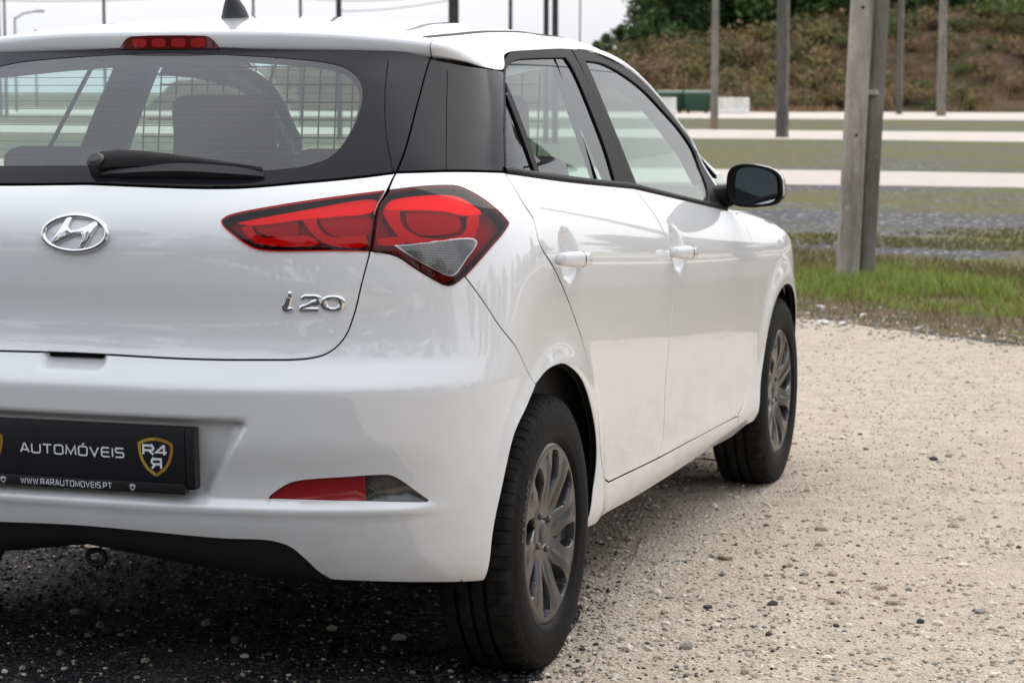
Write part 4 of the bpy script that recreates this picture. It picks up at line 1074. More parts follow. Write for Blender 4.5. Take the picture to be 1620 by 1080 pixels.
# cargo partition grille behind the front seats
M['wire'] = pmat('grille_wire', (.012, .012, .013), .5)
g = MB()
for x in np.arange(-.58, .59, .047):
    g.tube([(x, .80, .86), (x, .86, 1.36 - .10 * abs(x) ** 2)], .0022, 5)
for z in np.arange(.88, 1.37, .047):
    w = .62 - .35 * max(0, z - 1.06)
    y = .80 + .06 * (z - .86) / .5
    g.tube([(-w, y, z), (w, y, z)], .0022, 5)
g.build('partition_grille', M['wire'], car)
d = MB(); d.box((0, 1.92, .86), (1.38, .50, .18), bev=.05); d.build('dashboard', M['interior'], car, auto=40)
sw_ = MB(); sw_.tube([(-.37 + .175 * math.cos(a), 1.52 - .35 * .175 * math.sin(a), .93 + .175 * .93 * math.sin(a)) for a in np.linspace(0, 2 * math.pi, 33)], .014, 8, cap=False)
sw_.tube([(-.54, 1.53, .93), (-.2, 1.53, .93)], .016, 8); sw_.build('steering_wheel', M['interior'], car)
im = MB(); im.box((0, 1.60, 1.30), (.23, .03, .065), bev=.012); im.build('rear_view_mirror', M['interior'], car, auto=40)

# ---------------------------------------------------------------- door handles
def handle(yc, zc, par, sx):
    ts = np.linspace(0, 1, 22); rows = []
    x0 = float(P(a_at(yc, zc), zc)[0]) 
    x0 = .857
    for t in ts:
        y = yc - .100 + .205 * t
        bow = .036 * math.sin(math.pi * min(1, max(0, t * .94 + .03))) ** .55
        hh = .0165 * (1 - .30 * abs(2 * t - 1) ** 3) * (1.12 if t < .42 else 1.0); tk = .0105
        z = zc - .012 * (t - .5)
        row = []
        for k in range(14):
            a = 2 * math.pi * k / 14
            cx, sz = math.cos(a), math.sin(a)
            row.append((sx * (x0 + bow + tk * abs(cx) ** .8 * (1 if cx > 0 else -1)), y, z + hh * abs(sz) ** .7 * (1 if sz > 0 else -1)))
        rows.append(row)
    m = MB().grid(np.array(rows), closed_v=True)
    for e in (0, len(rows) - 1):
        m.f.append(tuple(e * 14 + k for k in range(14)))
    o = m.build('door_handle', M['paint'], par)
    # joint between end cap and pull
    t = .42; y = yc - .100 + .205 * t; bow = .036 * math.sin(math.pi * (t * .94 + .03)) ** .55
    r = MB(); r.tube([(sx * (x0 + bow + .0112 * math.cos(a)), y, zc + .001 + .0178 * math.sin(a)) for a in np.linspace(0, 2 * math.pi, 21)], .0009, 6, cap=False)
    r.build('handle_joint', M['gap'], par)
def a_at(y, z):
    aa = np.linspace(A0, A1, 400); return float(np.interp(y, P(aa, z + 0 * aa)[:, 1], aa))
for (yc, zc), (pr_, pl_) in zip(HANDLES, ((rdR, rdL), (fdR, fdL))):
    handle(yc, zc, pr_, 1); handle(yc, zc, pl_, -1)

# ---------------------------------------------------------------- door mirrors
def door_mirror(sx):
    mir = empty('door_mirror', (0, 0, 0), 0, car)
    cx, cz, y0 = .885, 1.006, 1.935
    n = 40
    def outline(s, t0):
        r = []
        for k in range(n):
            a = 2 * math.pi * k / n; c, q = math.cos(a), math.sin(a)
            ex = 3.4
            u = abs(c) ** (2 / ex) * (1 if c > 0 else -1); v = abs(q) ** (2 / ex) * (1 if q > 0 else -1)
            X = .086 * u; Z = .0645 * v
            if u > 0: Z += -.014 * u * (1 if v > 0 else -.3) * abs(v); X += -.004 * v
            if u < 0: Z += .002 * v; X += -.0 - .012 * (-v) * .0
            r.append((X * s, Z * s))
        return r
    def ring(s, y, dx=0, dz=0): return [(sx * (cx + dx + X), y, cz + dz + Z) for X, Z in outline(s, 0)]
    # rim and inner bezel (black), shell (painted), glass
    rows = [ring(.72, y0 + .040), ring(.80, y0 + .030), ring(.86, y0 + .004), ring(.93, y0 - .003), ring(.985, y0 + .001), ring(1.0, y0 + .012)]
    MB().grid(np.array(rows), closed_v=True).build('mirror_bezel', M['trim'], mir)
    rows = [ring(1.0, y0 + .013), ring(1.005, y0 + .03), ring(.985, y0 + .06, -.002), ring(.90, y0 + .092, -.006), ring(.72, y0 + .115, -.012), ring(.42, y0 + .13, -.016), ring(.05, y0 + .135, -.018)]
    G = np.array(rows)
    up = MB().grid(G, closed_v=True)
    me = up.build('mirror_shell', M['paint'], mir)
    me.data.materials.append(M['trim'])
    for f in me.data.polygons:
        if f.center.z < cz - .030: f.material_index = 1
    g = ring(.845, y0 + .010)
    m = MB(); m.add([(sx * cx, y0 + .0098, cz)] + g, [(0, i + 1, (i + 1) % n + 1) for i in range(n)])
    m.v = [(x, y0 + .0098 + sx * (x - sx * cx) * .0, z) for x, y, z in m.v]
    mg = m.build('mirror_glass', M['mirror'], mir)
    c0 = Vector((sx * cx, y0 + .012, cz))
    mg.data.transform(Matrix.Translation(c0) @ Matrix.Rotation(sx * math.radians(-11), 4, 'Z') @ Matrix.Scale(1.02, 4) @ Matrix.Translation(-c0))
    # the clear repeater wrapped round the outer end
    rr = [[(sx * (cx + X * 1.012), y0 + yy, cz + Z * 1.0) for X, Z in [outline(1.0, 0)[k % n] for k in range(-4, 4)]] for yy in (.022, .040, .056)]
    MB().grid(np.array(rr)).build('side_repeater', M['lens_clear'], mir)
    # foot on the door
    ft = MB()
    rows = []
    for t in np.linspace(0, 1, 7):
        x = .745 + (.812 - .745) * t; w = .060 - .022 * t; h = .045 - .012 * t; z = .958 + .018 * t
        rows.append([(sx * x, 1.985 - .01 * t + w * math.cos(a), z + h * math.sin(a)) for a in np.linspace(0, 2 * math.pi, 17)[:-1]])
    ft.grid(np.array(rows), closed_v=True); ft.build('mirror_foot', M['trim'], mir)
    # black triangle at the front corner of the window
for sx in (1, -1): door_mirror(sx)

# ---------------------------------------------------------------- badge, model lettering
def bevel_prism(name, outline, thick, bev, to3d, mat, parent, holes=None):
    bm = bmesh.new()
    vs_ = [bm.verts.new((x, y, 0)) for x, y in outline]
    f = bm.faces.new(vs_); bmesh.ops.recalc_face_normals(bm, faces=[f])
    if f.normal.z < 0: f.normal_flip()
    ret = bmesh.ops.extrude_face_region(bm, geom=[f])
    top = [v for v in ret['geom'] if isinstance(v, bmesh.types.BMVert)]
    bmesh.ops.translate(bm, vec=(0, 0, thick), verts=top)
    if bev > 0:
        te = [e for e in bm.edges if all(v in top for v in e.verts)]
        bmesh.ops.bevel(bm, geom=te, offset=bev, segments=3, affect='EDGES', profile=.5)
    bmesh.ops.triangulate(bm, faces=bm.faces)
    for v in bm.verts: v.co = Vector(to3d(*v.co))
    bmesh.ops.recalc_face_normals(bm, faces=bm.faces)
    for e in bm.edges:
        if len(e.link_faces) == 2 and e.calc_face_angle(0) > .6: e.smooth = False
    me = bpy.data.meshes.new(name); bm.to_mesh(me); bm.free(); me.materials.append(mat)
    me.polygons.foreach_set('use_smooth', np.ones(len(me.polygons), bool))
    return link(bpy.data.objects.new(name, me), parent)
EMZ = .992
def on_gate(x, z, h):        # local (x, z) metres on the tailgate skin, h proud of it
    a = x; q = np.array([[a, z]])
    return (P(q[:, 0], q[:, 1]) + surf_normals(P, q, .01) * h)[0]
# resolve arc for x offset
badge = empty('badge', (0, 0, 0), 0, car)
BW, BH = .0800, .0405
rows = []
for k in range(72):
    a = 2 * math.pi * k / 72
    c, s = math.cos(a), math.sin(a)
    sec = []
    for kk in range(10):
        b = 2 * math.pi * kk / 10
        rr = .0062 * math.cos(b); hh = .0055 + .0048 * math.sin(b)
        sec.append(on_gate((BW - .006 + rr) * c + .002, EMZ + (BH - .0055 + rr * .8) * s, hh))
    rows.append(sec)
MB().grid(np.array(rows), closed_u=True, closed_v=True).build('badge_ring', M['chrome'], badge)
hp = [(690, 245), (775, 250), (728, 400), (735, 445), (795, 478), (900, 452), (1030, 395), (1160, 315), (1225, 345), (1110, 560), (985, 775), (885, 778), (955, 640), (968, 570), (930, 528), (850, 545), (740, 595), (630, 650), (540, 705), (440, 690), (480, 620), (600, 430)]
hp = [((x - 838) / 555 * BW, -(y - 520) / 310 * BH) for x, y in hp]
bevel_prism('badge_emblem', hp, .0085, .0028, lambda x, y, z: on_gate(x + .002, EMZ + y, z), M['chrome'], badge)
# "i20"
ML = empty('model_lettering', (0, 0, 0), 0, car)
kx, kz = .1217 / 88 / 11.57, .0375 / 29.2 / 11.57
def i20(x, y):   # crop pixels -> local metres on the tailgate
    a = .4515 + (x - 285) * kx * 1.06; z = .8450 + (570 - y) * kz
    return a, z
def stroke3(name, pts, wd, closed=False):
    pts = np.array([i20(*p) for p in pts]); 
    if not closed: pts = resample(crom(pts), .0012)
    n = len(pts)
    if closed:
        d = np.roll(pts, -1, 0) - np.roll(pts, 1, 0)
    else:
        d = np.gradient(pts, axis=0)
    d /= np.linalg.norm(d, axis=1)[:, None] + 1e-9
    nn = np.stack([-d[:, 1], d[:, 0]], -1)
    wd = np.array(wd) if not np.isscalar(wd) else np.full(n, wd)
    if len(wd) != n: wd = np.interp(np.linspace(0, 1, n), np.linspace(0, 1, len(wd)), wd)
    rows = []
    for i in range(n):
        w = wd[i] * (1.5 if not closed else 1.15)
        rows.append([on_gate(*(pts[i] + nn[i] * u * w), h) for u, h in ((-1, -.001), (-1, .0022), (-.6, .0042), (.0, .0048), (.6, .0042), (1, .0022), (1, -.001))])
    m = MB().grid(np.array(rows), closed_u=closed)
    if not closed:
        m.f.append(tuple(range(7))); m.f.append(tuple((n - 1) * 7 + k for k in range(7)))
    return m.build(name, M['chrome'], ML, auto=50)
stroke3('letter', [(400, 345), (375, 420), (345, 520), (352, 548), (400, 552), (455, 545)], [.0058, .0058, .0056, .0050, .0034, .003])
stroke3('letter_dot', [(395, 290), (420, 287), (445, 284)], [.0040, .0052, .0040])
stroke3('numeral', [(612, 362), (650, 325), (730, 318), (830, 320), (885, 350), (868, 398), (800, 430), (690, 480), (580, 535)], [.0034, .0036, .0034, .0034, .0048, .0044, .0036, .0036, .0040])
stroke3('numeral', [(565, 552), (700, 552), (872, 552)], [.0036, .0036, .0036])
th0 = np.linspace(0, 2 * math.pi, 49)[:-1]
stroke3('numeral', [(1112 + 150 * math.cos(t), 440 - 112 * math.sin(t)) for t in th0], [.0038 + .0022 * abs(math.cos(t)) for t in th0], closed=True)

# ---------------------------------------------------------------- number plate holder with dealer plate
M['plate_black'] = pmat('plate_black', (.011, .011, .014), .32, noise=.15, nscale=15)
M['plate_frame'] = pmat('plate_frame', (.010, .010, .011), .38)
M['plate_white'] = pmat('plate_white', (.72, .73, .78), .5)
M['plate_gold'] = pmat('plate_gold', (.52, .33, .055), .38, metal=.3)
M['plate_gold2'] = pmat('plate_gold_dark', (.40, .21, .035), .38, metal=.3)
plate = empty('number_plate', (.003, -.645, .535), 0, car)
plate.rotation_euler = (math.radians(3.0), 0, 0)
def pl_box(name, x0, x1, z0, z1, y0, y1, mat, bev=.002):
    m = MB(); m.box(((x0 + x1) / 2, (y0 + y1) / 2, (z0 + z1) / 2), (x1 - x0, y1 - y0, z1 - z0), bev=bev)
    return m.build(name, mat, plate, auto=35)
pl_box('holder', -.280, .280, -.058, .070, .004, .030, M['plate_frame'], .003)
pl_box('plate_face', -.262, .262, -.044, .066, -.001, .006, M['plate_black'], .002)
pl_box('holder_strip', -.262, .262, -.0665, -.0445, -.006, .012, M['plate_frame'], .003)
pl_box('holder_edge', .263, .283, -.052, .067, -.001, .010, M['plate_frame'], .002)
pl_box('holder_edge', -.283, -.263, -.052, .067, -.001, .010, M['plate_frame'], .002)
def plate_text(txt, cx, cz, cw, ch, sw, gp, mat, y=-.0016, name='lettering', flip=False, sx=1.0):
    v, f, W = text2d(txt, cw, ch, sw, gp)
    # each stroke quad lifted a hair over the last so that overlaps never share a plane
    V, F = [], []
    for k, q in enumerate(f):
        n = len(V)
        for i in q:
            a, b = v[i]; a = -a if flip else a
            V.append((cx + a * sx, y - .00001 * (k % 23), cz + b))
        F.append((n, n + 1, n + 2, n + 3))
    o = mesh_obj(name, V, F, mat, plate, False)
    return o
plate_text('AUTOMÓVEIS', .004, .004, .0195, .0185, .0017, .0070, M['plate_white'])
plate_text('WWW.R4RAUTOMOVEIS.PT', -.010, -.0615, .0082, .0115, .0009, .0034, M['plate_white'], y=-.0066)
def shield(cx, cz, s, ymul=1.0):
    top = [(-.041, .029), (-.028, .036), (-.014, .0395), (0, .041)]
    sid = [(.041, .029), (.040, .010), (.034, -.010), (.022, -.028), (0, -.044)]
    right = [(x, z) for x, z in [(0, .041), (.014, .0395), (.028, .036), (.041, .029)]] + sid[1:]
    for sg, mt in ((1, 'plate_gold2'), (-1, 'plate_gold')):
        v, f = ribbon([(x * s * .93 * sg, z * s * .93) for x, z in right], .0034 * s)
        mesh_obj('shield', [(cx + a, -.0016, cz + b) for a, b in v], f, M[mt], plate, False)
for sx in (1, -1):
    cx = .196 * sx
    shield(cx, .0095, .96)
    plate_text('R4', cx - .001, .0135, .024, .0185, .0024, .0060, M['plate_white'], y=-.0018)
    plate_text('R', cx + .001, -.0150, .022, .0195, .0024, .006, M['plate_white'], y=-.0018, flip=True)
def small_shield(cx):
    v, f = ribbon([(-.006, .004), (0, .006), (.006, .004), (.005, -.002), (0, -.007), (-.005, -.002), (-.006, .004)], .0008)
    mesh_obj('small_shield', [(cx + a, -.0067, -.0555 + b) for a, b in v], f, M['plate_white'], plate, False)
    plate_text('R4', cx, -.0545, .0030, .0030, .0005, .0012, M['plate_white'], y=-.0068, name='small_shield_mark')
small_shield(.143); small_shield(-.157)

# ---------------------------------------------------------------- rear wiper
wip = empty('rear_wiper', (0, 0, 0), 0, car)
def gp(a, z, h): return on_gate(a, z, h)
rows = []
for a, z, w, h in ((-.004, 1.124, .006, .022), (.004, 1.126, .0175, .026), (.05, 1.1285, .0175, .028), (.11, 1.1285, .0155, .028), (.18, 1.1275, .0125, .027), (.26, 1.1245, .0095, .025), (.34, 1.1205, .0070, .020), (.405, 1.1165, .0055, .014)):
    rows.append([gp(a, z - w, .004 if a < .06 else h - .014), gp(a, z - w, h - .006), gp(a, z - w * .5, h), gp(a, z + w * .5, h), gp(a, z + w, h - .006), gp(a, z + w, .004 if a < .06 else h - .014)])
m = MB().grid(np.array(rows), closed_v=True); m.f.append(tuple(range(6))); m.f.append(tuple(42 + k for k in range(6)))
m.build('wiper_arm', M['trim'], wip, auto=50)
rows = []
for t in np.linspace(0, 1, 16):
    a = .020 + .392 * t; z = 1.1095 + .004 * math.sin(math.pi * t); w = .0075 * (1 - .6 * abs(2 * t - 1) ** 4); h = .006 + .014 * math.sin(math.pi * t) ** .6
    rows.append([gp(a, z - w, .001), gp(a, z - w, h), gp(a, z + w * .7, h + .004), gp(a, z + w, .003)])
m = MB().grid(np.array(rows), closed_v=True); m.f.append((0, 1, 2, 3)); m.f.append((60, 61, 62, 63))
m.build('wiper_blade', M['plastic'], wip, auto=50)
m = MB(); c = gp(.008, 1.120, .0); n_ = surf_normals(P, np.array([[.008, 1.12]]))[0]
m.tube([c, c + n_ * .03, c + n_ * .036], [.021, .019, .012], 20); m.build('wiper_pivot', M['plastic'], wip, auto=40)

# ---------------------------------------------------------------- roof antenna
ant = MB()
za = float(Z_C(.19))
rows = []
for t, ww, yy, ll in ((0, .031, .19, .045), (.006, .0295, .19, .043), (.016, .027, .188, .038), (.028, .0235, .184, .032), (.040, .018, .178, .024), (.054, .011, .172, .014)):
    rows.append([(ww * math.cos(a), yy + ll * math.sin(a), za - .003 + t) for a in np.linspace(0, 2 * math.pi, 21)[:-1]])
ant.grid(np.array(rows), closed_v=True)
ant.tube([(0, .174, za + .052), (0, .11, za + .16), (0, .05, za + .26)], [.0065, .005, .004], 10)
ant.build('roof_antenna', M['plastic'], car)
# ================================================================ the place
# lot frame: u metres to the right and d metres ahead of the photographer's stand
FH = Vector((-math.sin(YAW), math.cos(YAW), 0)); RH = Vector((math.cos(YAW), math.sin(YAW), 0))
def lot(u_, d_, z=0.0):
    q = Vector((CAM_LOC.x, CAM_LOC.y, 0)) + RH * u_ + FH * d_
    return (q.x, q.y, z)

def vnoise(x, y, seed=0):
    """smooth value noise, vectorised"""
    x = np.asarray(x, float); y = np.asarray(y, float)
    xi = np.floor(x).astype(np.int64); yi = np.floor(y).astype(np.int64); fx = x - xi; fy = y - yi
    def h(a, b):
        n = (a * 374761393 + b * 668265263 + seed * 974711) & 0x7fffffff
        n = ((n ^ (n >> 13)) * 1274126177) & 0x7fffffff
        return (n & 0xffff) / 65535.0
    sx = fx * fx * (3 - 2 * fx); sy_ = fy * fy * (3 - 2 * fy)
    return (h(xi, yi) * (1 - sx) + h(xi + 1, yi) * sx) * (1 - sy_) + (h(xi, yi + 1) * (1 - sx) + h(xi + 1, yi + 1) * sx) * sy_
def fbm(x, y, o=4, seed=0):
    s = 0; a = .5; f = 1.0
    for k in range(o): s = s + a * vnoise(x * f, y * f, seed + k); a *= .5; f *= 2.03
    return s

# ---- node helpers
class NT:
    def __init__(s, name):
        s.m, s.nt, s.b = newmat(name); s.tc = s.nt.nodes.new('ShaderNodeTexCoord')
        s.b.inputs['Specular IOR Level'].default_value = .15
        s.b.inputs['Roughness'].default_value = .95
    def noise(s, scale, detail=6, rough=.55, sc=(1, 1, 1)):
        mp = s.nt.nodes.new('ShaderNodeMapping'); mp.inputs['Scale'].default_value = sc
        s.nt.links.new(s.tc.outputs['Object'], mp.inputs[0])
        n = s.nt.nodes.new('ShaderNodeTexNoise'); n.inputs['Scale'].default_value = scale; n.inputs['Detail'].default_value = detail; n.inputs['Roughness'].default_value = rough
        s.nt.links.new(mp.outputs[0], n.inputs['Vector']); return n.outputs['Fac']
    def voro(s, scale, out='Color', rnd=1.0):
        n = s.nt.nodes.new('ShaderNodeTexVoronoi'); n.inputs['Scale'].default_value = scale; n.inputs['Randomness'].default_value = rnd
        s.nt.links.new(s.tc.outputs['Object'], n.inputs['Vector']); return n.outputs[out]
    def ramp(s, fac, stops):
        r = s.nt.nodes.new('ShaderNodeValToRGB'); e = r.color_ramp.elements
        while len(e) < len(stops): e.new(.5)
        for k, (p, c) in enumerate(stops): e[k].position = p; e[k].color = (*c, 1) if len(c) == 3 else c
        s.nt.links.new(fac, r.inputs[0]); return r.outputs[0]
    def mix(s, f, a, b, mode='MIX'):
        m = s.nt.nodes.new('ShaderNodeMix'); m.data_type = 'RGBA'; m.blend_type = mode
        for i, v in ((0, f), (6, a), (7, b)):
            if isinstance(v, (int, float)): m.inputs[i].default_value = v
            elif isinstance(v, tuple): m.inputs[i].default_value = (*v, 1)
            else: s.nt.links.new(v, m.inputs[i])
        return m.outputs[2]
    def sep(s, v, k):
        n = s.nt.nodes.new('ShaderNodeSeparateColor'); s.nt.links.new(v, n.inputs[0]); return n.outputs[k]
    def maprange(s, f, a, b, c=0., d=1.):
        n = s.nt.nodes.new('ShaderNodeMapRange')
        for k, v in enumerate((a, b, c, d)): n.inputs[k + 1].default_value = v
        s.nt.links.new(f, n.inputs[0]); return n.outputs[0]
    def bump(s, h, strength, dist):
        b = s.nt.nodes.new('ShaderNodeBump'); b.inputs['Strength'].default_value = strength; b.inputs['Distance'].default_value = dist
        s.nt.links.new(h, b.inputs['Height']); s.nt.links.new(b.outputs[0], s.b.inputs['Normal'])
    def base(s, c): s.nt.links.new(c, s.b.inputs['Base Color']); return s.m
    def pos(s, axis):
        n = s.nt.nodes.new('ShaderNodeSeparateXYZ'); s.nt.links.new(s.tc.outputs['Object'], n.inputs[0]); return n.outputs[axis]

def mat_gravel(name, c_lo, c_mid, c_hi, warm):
    t = NT(name)
    a = t.ramp(t.noise(9, 8, .7), [(.28, c_lo), (.5, c_mid), (.72, c_hi)])
    big = t.noise(.7, 4, .5)
    a = t.mix(t.maprange(big, .35, .7, 0, .65), a, warm)
    a = t.mix(t.maprange(t.noise(2.1, 7, .65), .50, .72, 0, .55), a, tuple(v * .62 for v in c_mid))
    # embedded small stones
    v = t.voro(75); d = t.voro(75, 'Distance')
    st = t.ramp(t.sep(v, 0), [(.0, (.07, .07, .075)), (.14, (.16, .145, .13)), (.22, (.44, .38, .31)), (.6, (.56, .49, .42)), (1., (.68, .61, .54))])
    k = t.maprange(d, .0, .45, .75, 0)
    a = t.mix(k, a, st)
    v2 = t.voro(210); st2 = t.ramp(t.sep(v2, 1), [(0, (.10, .095, .09)), (.2, (.40, .345, .285)), (1, (.64, .575, .50))])
    a = t.mix(.42, a, st2)
    n2 = t.noise(140, 3, .6)
    mm = t.nt.nodes.new('ShaderNodeMath'); mm.operation = 'MULTIPLY_ADD'; mm.inputs[1].default_value = -.8
    t.nt.links.new(d, mm.inputs[0]); t.nt.links.new(n2, mm.inputs[2])
    t.bump(mm.outputs[0], 1.0, .011)
    return t.base(a)
M['gravel'] = mat_gravel('gravel', (.29, .23, .17), (.59, .49, .39), (.79, .69, .58), (.54, .41, .295))
M['gravel_far'] = mat_gravel('gravel_track', (.60, .53, .47), (.70, .63, .57), (.80, .73, .67), (.66, .57, .50))

def mat_asphalt():
    t = NT('asphalt_millings')
    v = t.voro(95); d = t.voro(95, 'Distance')
    c = t.ramp(t.sep(v, 0), [(0, (.014, .014, .015)), (.55, (.028, .028, .031)), (.90, (.05, .048, .05)), (.96, (.16, .145, .125)), (1, (.30, .27, .23))])
    c = t.mix(t.maprange(t.noise(1.3, 6, .6), .55, .75, 0, .5), c, (.20, .17, .14))
    mm = t.nt.nodes.new('ShaderNodeMath'); mm.operation = 'MULTIPLY'; mm.inputs[1].default_value = -1.
    t.nt.links.new(d, mm.inputs[0]); t.bump(mm.outputs[0], .8, .008)
    return t.base(c)
M['asphalt'] = mat_asphalt()
def mat_lot():
    t = NT('lot_ground')
    v = t.voro(26)
    asp = t.ramp(t.sep(v, 0), [(0, (.055, .055, .061)), (.7, (.088, .088, .096)), (.93, (.125, .124, .128)), (.965, (.42, .40, .38)), (1, (.55, .53, .50))])
    gr = t.ramp(t.noise(5, 8, .7), [(.3, (.085, .085, .03)), (.55, (.12, .115, .045)), (.75, (.17, .14, .07))])
    p = t.noise(.30, 9, .68, (.6, 1., 1.)); q = t.noise(1.1, 6, .65)
    mm = t.nt.nodes.new('ShaderNodeMath'); mm.operation = 'MULTIPLY_ADD'; mm.inputs[1].default_value = .45
    t.nt.links.new(q, mm.inputs[0]); t.nt.links.new(p, mm.inputs[2])
    yb_ = t.maprange(t.pos('Y'), 26, 40, -.03, .025)
    ad_ = t.nt.nodes.new('ShaderNodeMath'); t.nt.links.new(mm.outputs[0], ad_.inputs[0]); t.nt.links.new(yb_, ad_.inputs[1])
    k = t.maprange(ad_.outputs[0], .62, .78)
    c = t.mix(k, asp, gr)
    t.bump(t.noise(30, 6, .7), .5, .03)
    return t.base(c)
M['lot'] = mat_lot()
def mat_verge():
    t = NT('verge_soil')
    c = t.ramp(t.noise(3.0, 8, .7), [(.3, (.07, .062, .026)), (.45, (.11, .088, .045)), (.58, (.16, .115, .07)), (.72, (.27, .20, .14))])
    t.bump(t.noise(40, 6, .7), .8, .03)
    return t.base(c)
M['verge'] = mat_verge()
def mat_bank():
    t = NT('bank_soil')
    c = t.ramp(t.noise(.55, 9, .7), [(.3, (.07, .054, .036)), (.48, (.14, .10, .068)), (.62, (.19, .125, .08)), (.75, (.32, .185, .11))])
    g = t.ramp(t.noise(2.2, 8, .7), [(.3, (.04, .035, .015)), (.7, (.12, .09, .04))])
    c = t.mix(t.maprange(t.noise(.25, 6, .6), .4, .6), c, g)
    t.bump(t.noise(3, 8, .7), 1.0, .5)
    return t.base(c)
M['bank'] = mat_bank()

def sheet(name, outline, z, mat, sp, jag=0.0, jsp=.1, height=None, parent=None, seed=3):
    L = np.array(outline, float)
    L = np.vstack([resample(np.array([L[i], L[(i + 1) % len(L)]]), jsp)[:-1] for i in range(len(L))])
    ar = .5 * np.sum(L[:, 0] * np.roll(L[:, 1], -1) - np.roll(L[:, 0], -1) * L[:, 1])
    if ar < 0: L = L[::-1]
    if jag > 0:
        e = np.roll(L, -1, 0) - np.roll(L, 1, 0); e /= np.linalg.norm(e, axis=1)[:, None]
        f = 1.0 / (jag * 6)
        L = L + np.stack([-e[:, 1], e[:, 0]], -1) * ((fbm(L[:, 0] * f, L[:, 1] * f, 4, seed) - .47) * 2.4 * jag)[:, None]
    uv, tri = tri_domain(L, [], sp)
    zz = z + (height(uv[:, 0], uv[:, 1]) if height else 0 * uv[:, 0])
    tn = np.cross(np.c_[uv[tri[:, 1]] - uv[tri[:, 0]], np.zeros(len(tri))], np.c_[uv[tri[:, 2]] - uv[tri[:, 0]], np.zeros(len(tri))])[:, 2] < 0
    tri[tn] = tri[tn][:, ::-1]
    o = mesh_obj(name, np.c_[uv, zz], tri, mat, parent, True)
    tag(o, kind='structure')
    return o

B = 1600
g = mesh_obj('ground', [(-B, -B, 0), (B, -B, 0), (B, B, 0), (-B, B, 0)], [(0, 1, 2, 3)], M['lot'], None, False)
tag(g, kind='structure')
# pale gravel the car stands on, reaching ahead to the grass verge
EDGE = [(-14, 17.4), (-.14, 8.0), (1.21, 7.08), (9, 1.9), (22, -7)]      # front edge (towards the grass)
grav = sheet('gravel_yard', EDGE + [(22, -26), (4.2, -26), (2.9, -7), (1.4, -1.6), (.84, -.25), (.74, .6), (.2, .95), (-.5, .9), (-2.4, .8), (-16, .5)], .004, M['gravel'], .35, jag=.20, jsp=.06, seed=5)
# verge of soil and grass between gravel and the old car park surface
verge = sheet('grass_verge', [(-14, 17.35), (-.14, 7.95), (1.21, 7.03), (9, 1.85), (22, -7), (26, 0), (12, 7.2), (3.4, 10.6), (-.5, 12.0), (-6, 15.2), (-14, 20)], .002, M['verge'], .5, jag=.25, jsp=.2, seed=9)
asph = sheet('asphalt_patch', [(-9, .8), (-2.4, 1.0), (-.5, 1.15), (.25, 1.2), (.95, .8), (1.05, -.2), (1.6, -1.7), (3.0, -7.1), (4.3, -26), (-30, -26), (-30, .1)], .002, M['asphalt'], .4, jag=.2, jsp=.06, seed=14)
for k, (y0, y1) in enumerate(((27.0, 32.6), (57, 72), (106, 148))):
    sheet('gravel_track', [(-90, y0 + 5), (-3, y0), (40, y0 - 6), (40, y1 - 4), (-3, y1), (-90, y1 + 6)], .004, M['gravel_far'], 6.0, jag=.7 * (1 + k), jsp=.35 * (1 + k), seed=20 + k)

def gh(x, y):
    f = sst(.0, .12, x - np.interp(y, [-7, -1.6, -.25, .6, .95], [2.95, 1.45, .9, .8, .3]))
    return f * (.014 * (fbm(x * 2.3, y * 2.3, 3, 41) - .42) + .010 * (fbm(x * 13, y * 13, 3, 43) - .4))
bed = sheet('gravel_bed', [(.95, -.55), (1.55, -1.6), (2.3, -4.2), (6.5, -4.2), (7.5, 1.2), (5.2, 4.1), (3.2, 5.3), (1.15, 6.75), (.55, 7.15), (-.4, 7.8), (-.5, 3.2), (.55, 2.9), (.80, .7)], .0062, M['gravel'], .055, jag=.10, jsp=.05, height=gh, seed=8)
# ---- loose stones
def stone_mesh(seed, n=12):
    r = np.random.default_rng(seed)
    bm = bmesh.new(); bmesh.ops.create_icosphere(bm, subdivisions=1, radius=1.0)
    s = r.uniform(.6, 1.1, 3); s[2] *= .62
    for v in bm.verts:
        v.co = Vector((v.co.x * s[0], v.co.y * s[1], v.co.z * s[2])) * float(r.uniform(.72, 1.15))
    me = bpy.data.meshes.new('stone'); bm.to_mesh(me)
    V = np.array([v.co[:] for v in bm.verts]); F = np.array([[v.index for v in f.verts] for f in bm.faces]); bm.free()
    return me, V, F
SC = [('pale', (.64, .575, .49)), ('tan', (.40, .325, .25)), ('grey', (.23, .215, .195)), ('dark', (.055, .054, .053)), ('rust', (.33, .23, .15))]
SM = [pmat('stone_' + n, c, .9, noise=.25, nscale=60, spec=.2) for n, c in SC]
protos = [stone_mesh(k) for k in range(10)]
def on_gravel(x, y):
    """inside the visible gravel, outside the tyres"""
    e = np.interp(x, [q[0] for q in EDGE], [q[1] for q in EDGE])
    return (y < e - .05)
def is_asph(x, y):
    b = np.interp(y, [-26, -7.1, -1.7, -.2, .6, .95], [4.3, 3.0, 1.5, .86, .74, -.3])
    return (x < b) & (y < .92)
def tyre_clear(x, y):
    return ~((np.abs(np.abs(x) - .76) < .115) & ((np.abs(y) < .075) | (np.abs(y - 2.57) < .075)))
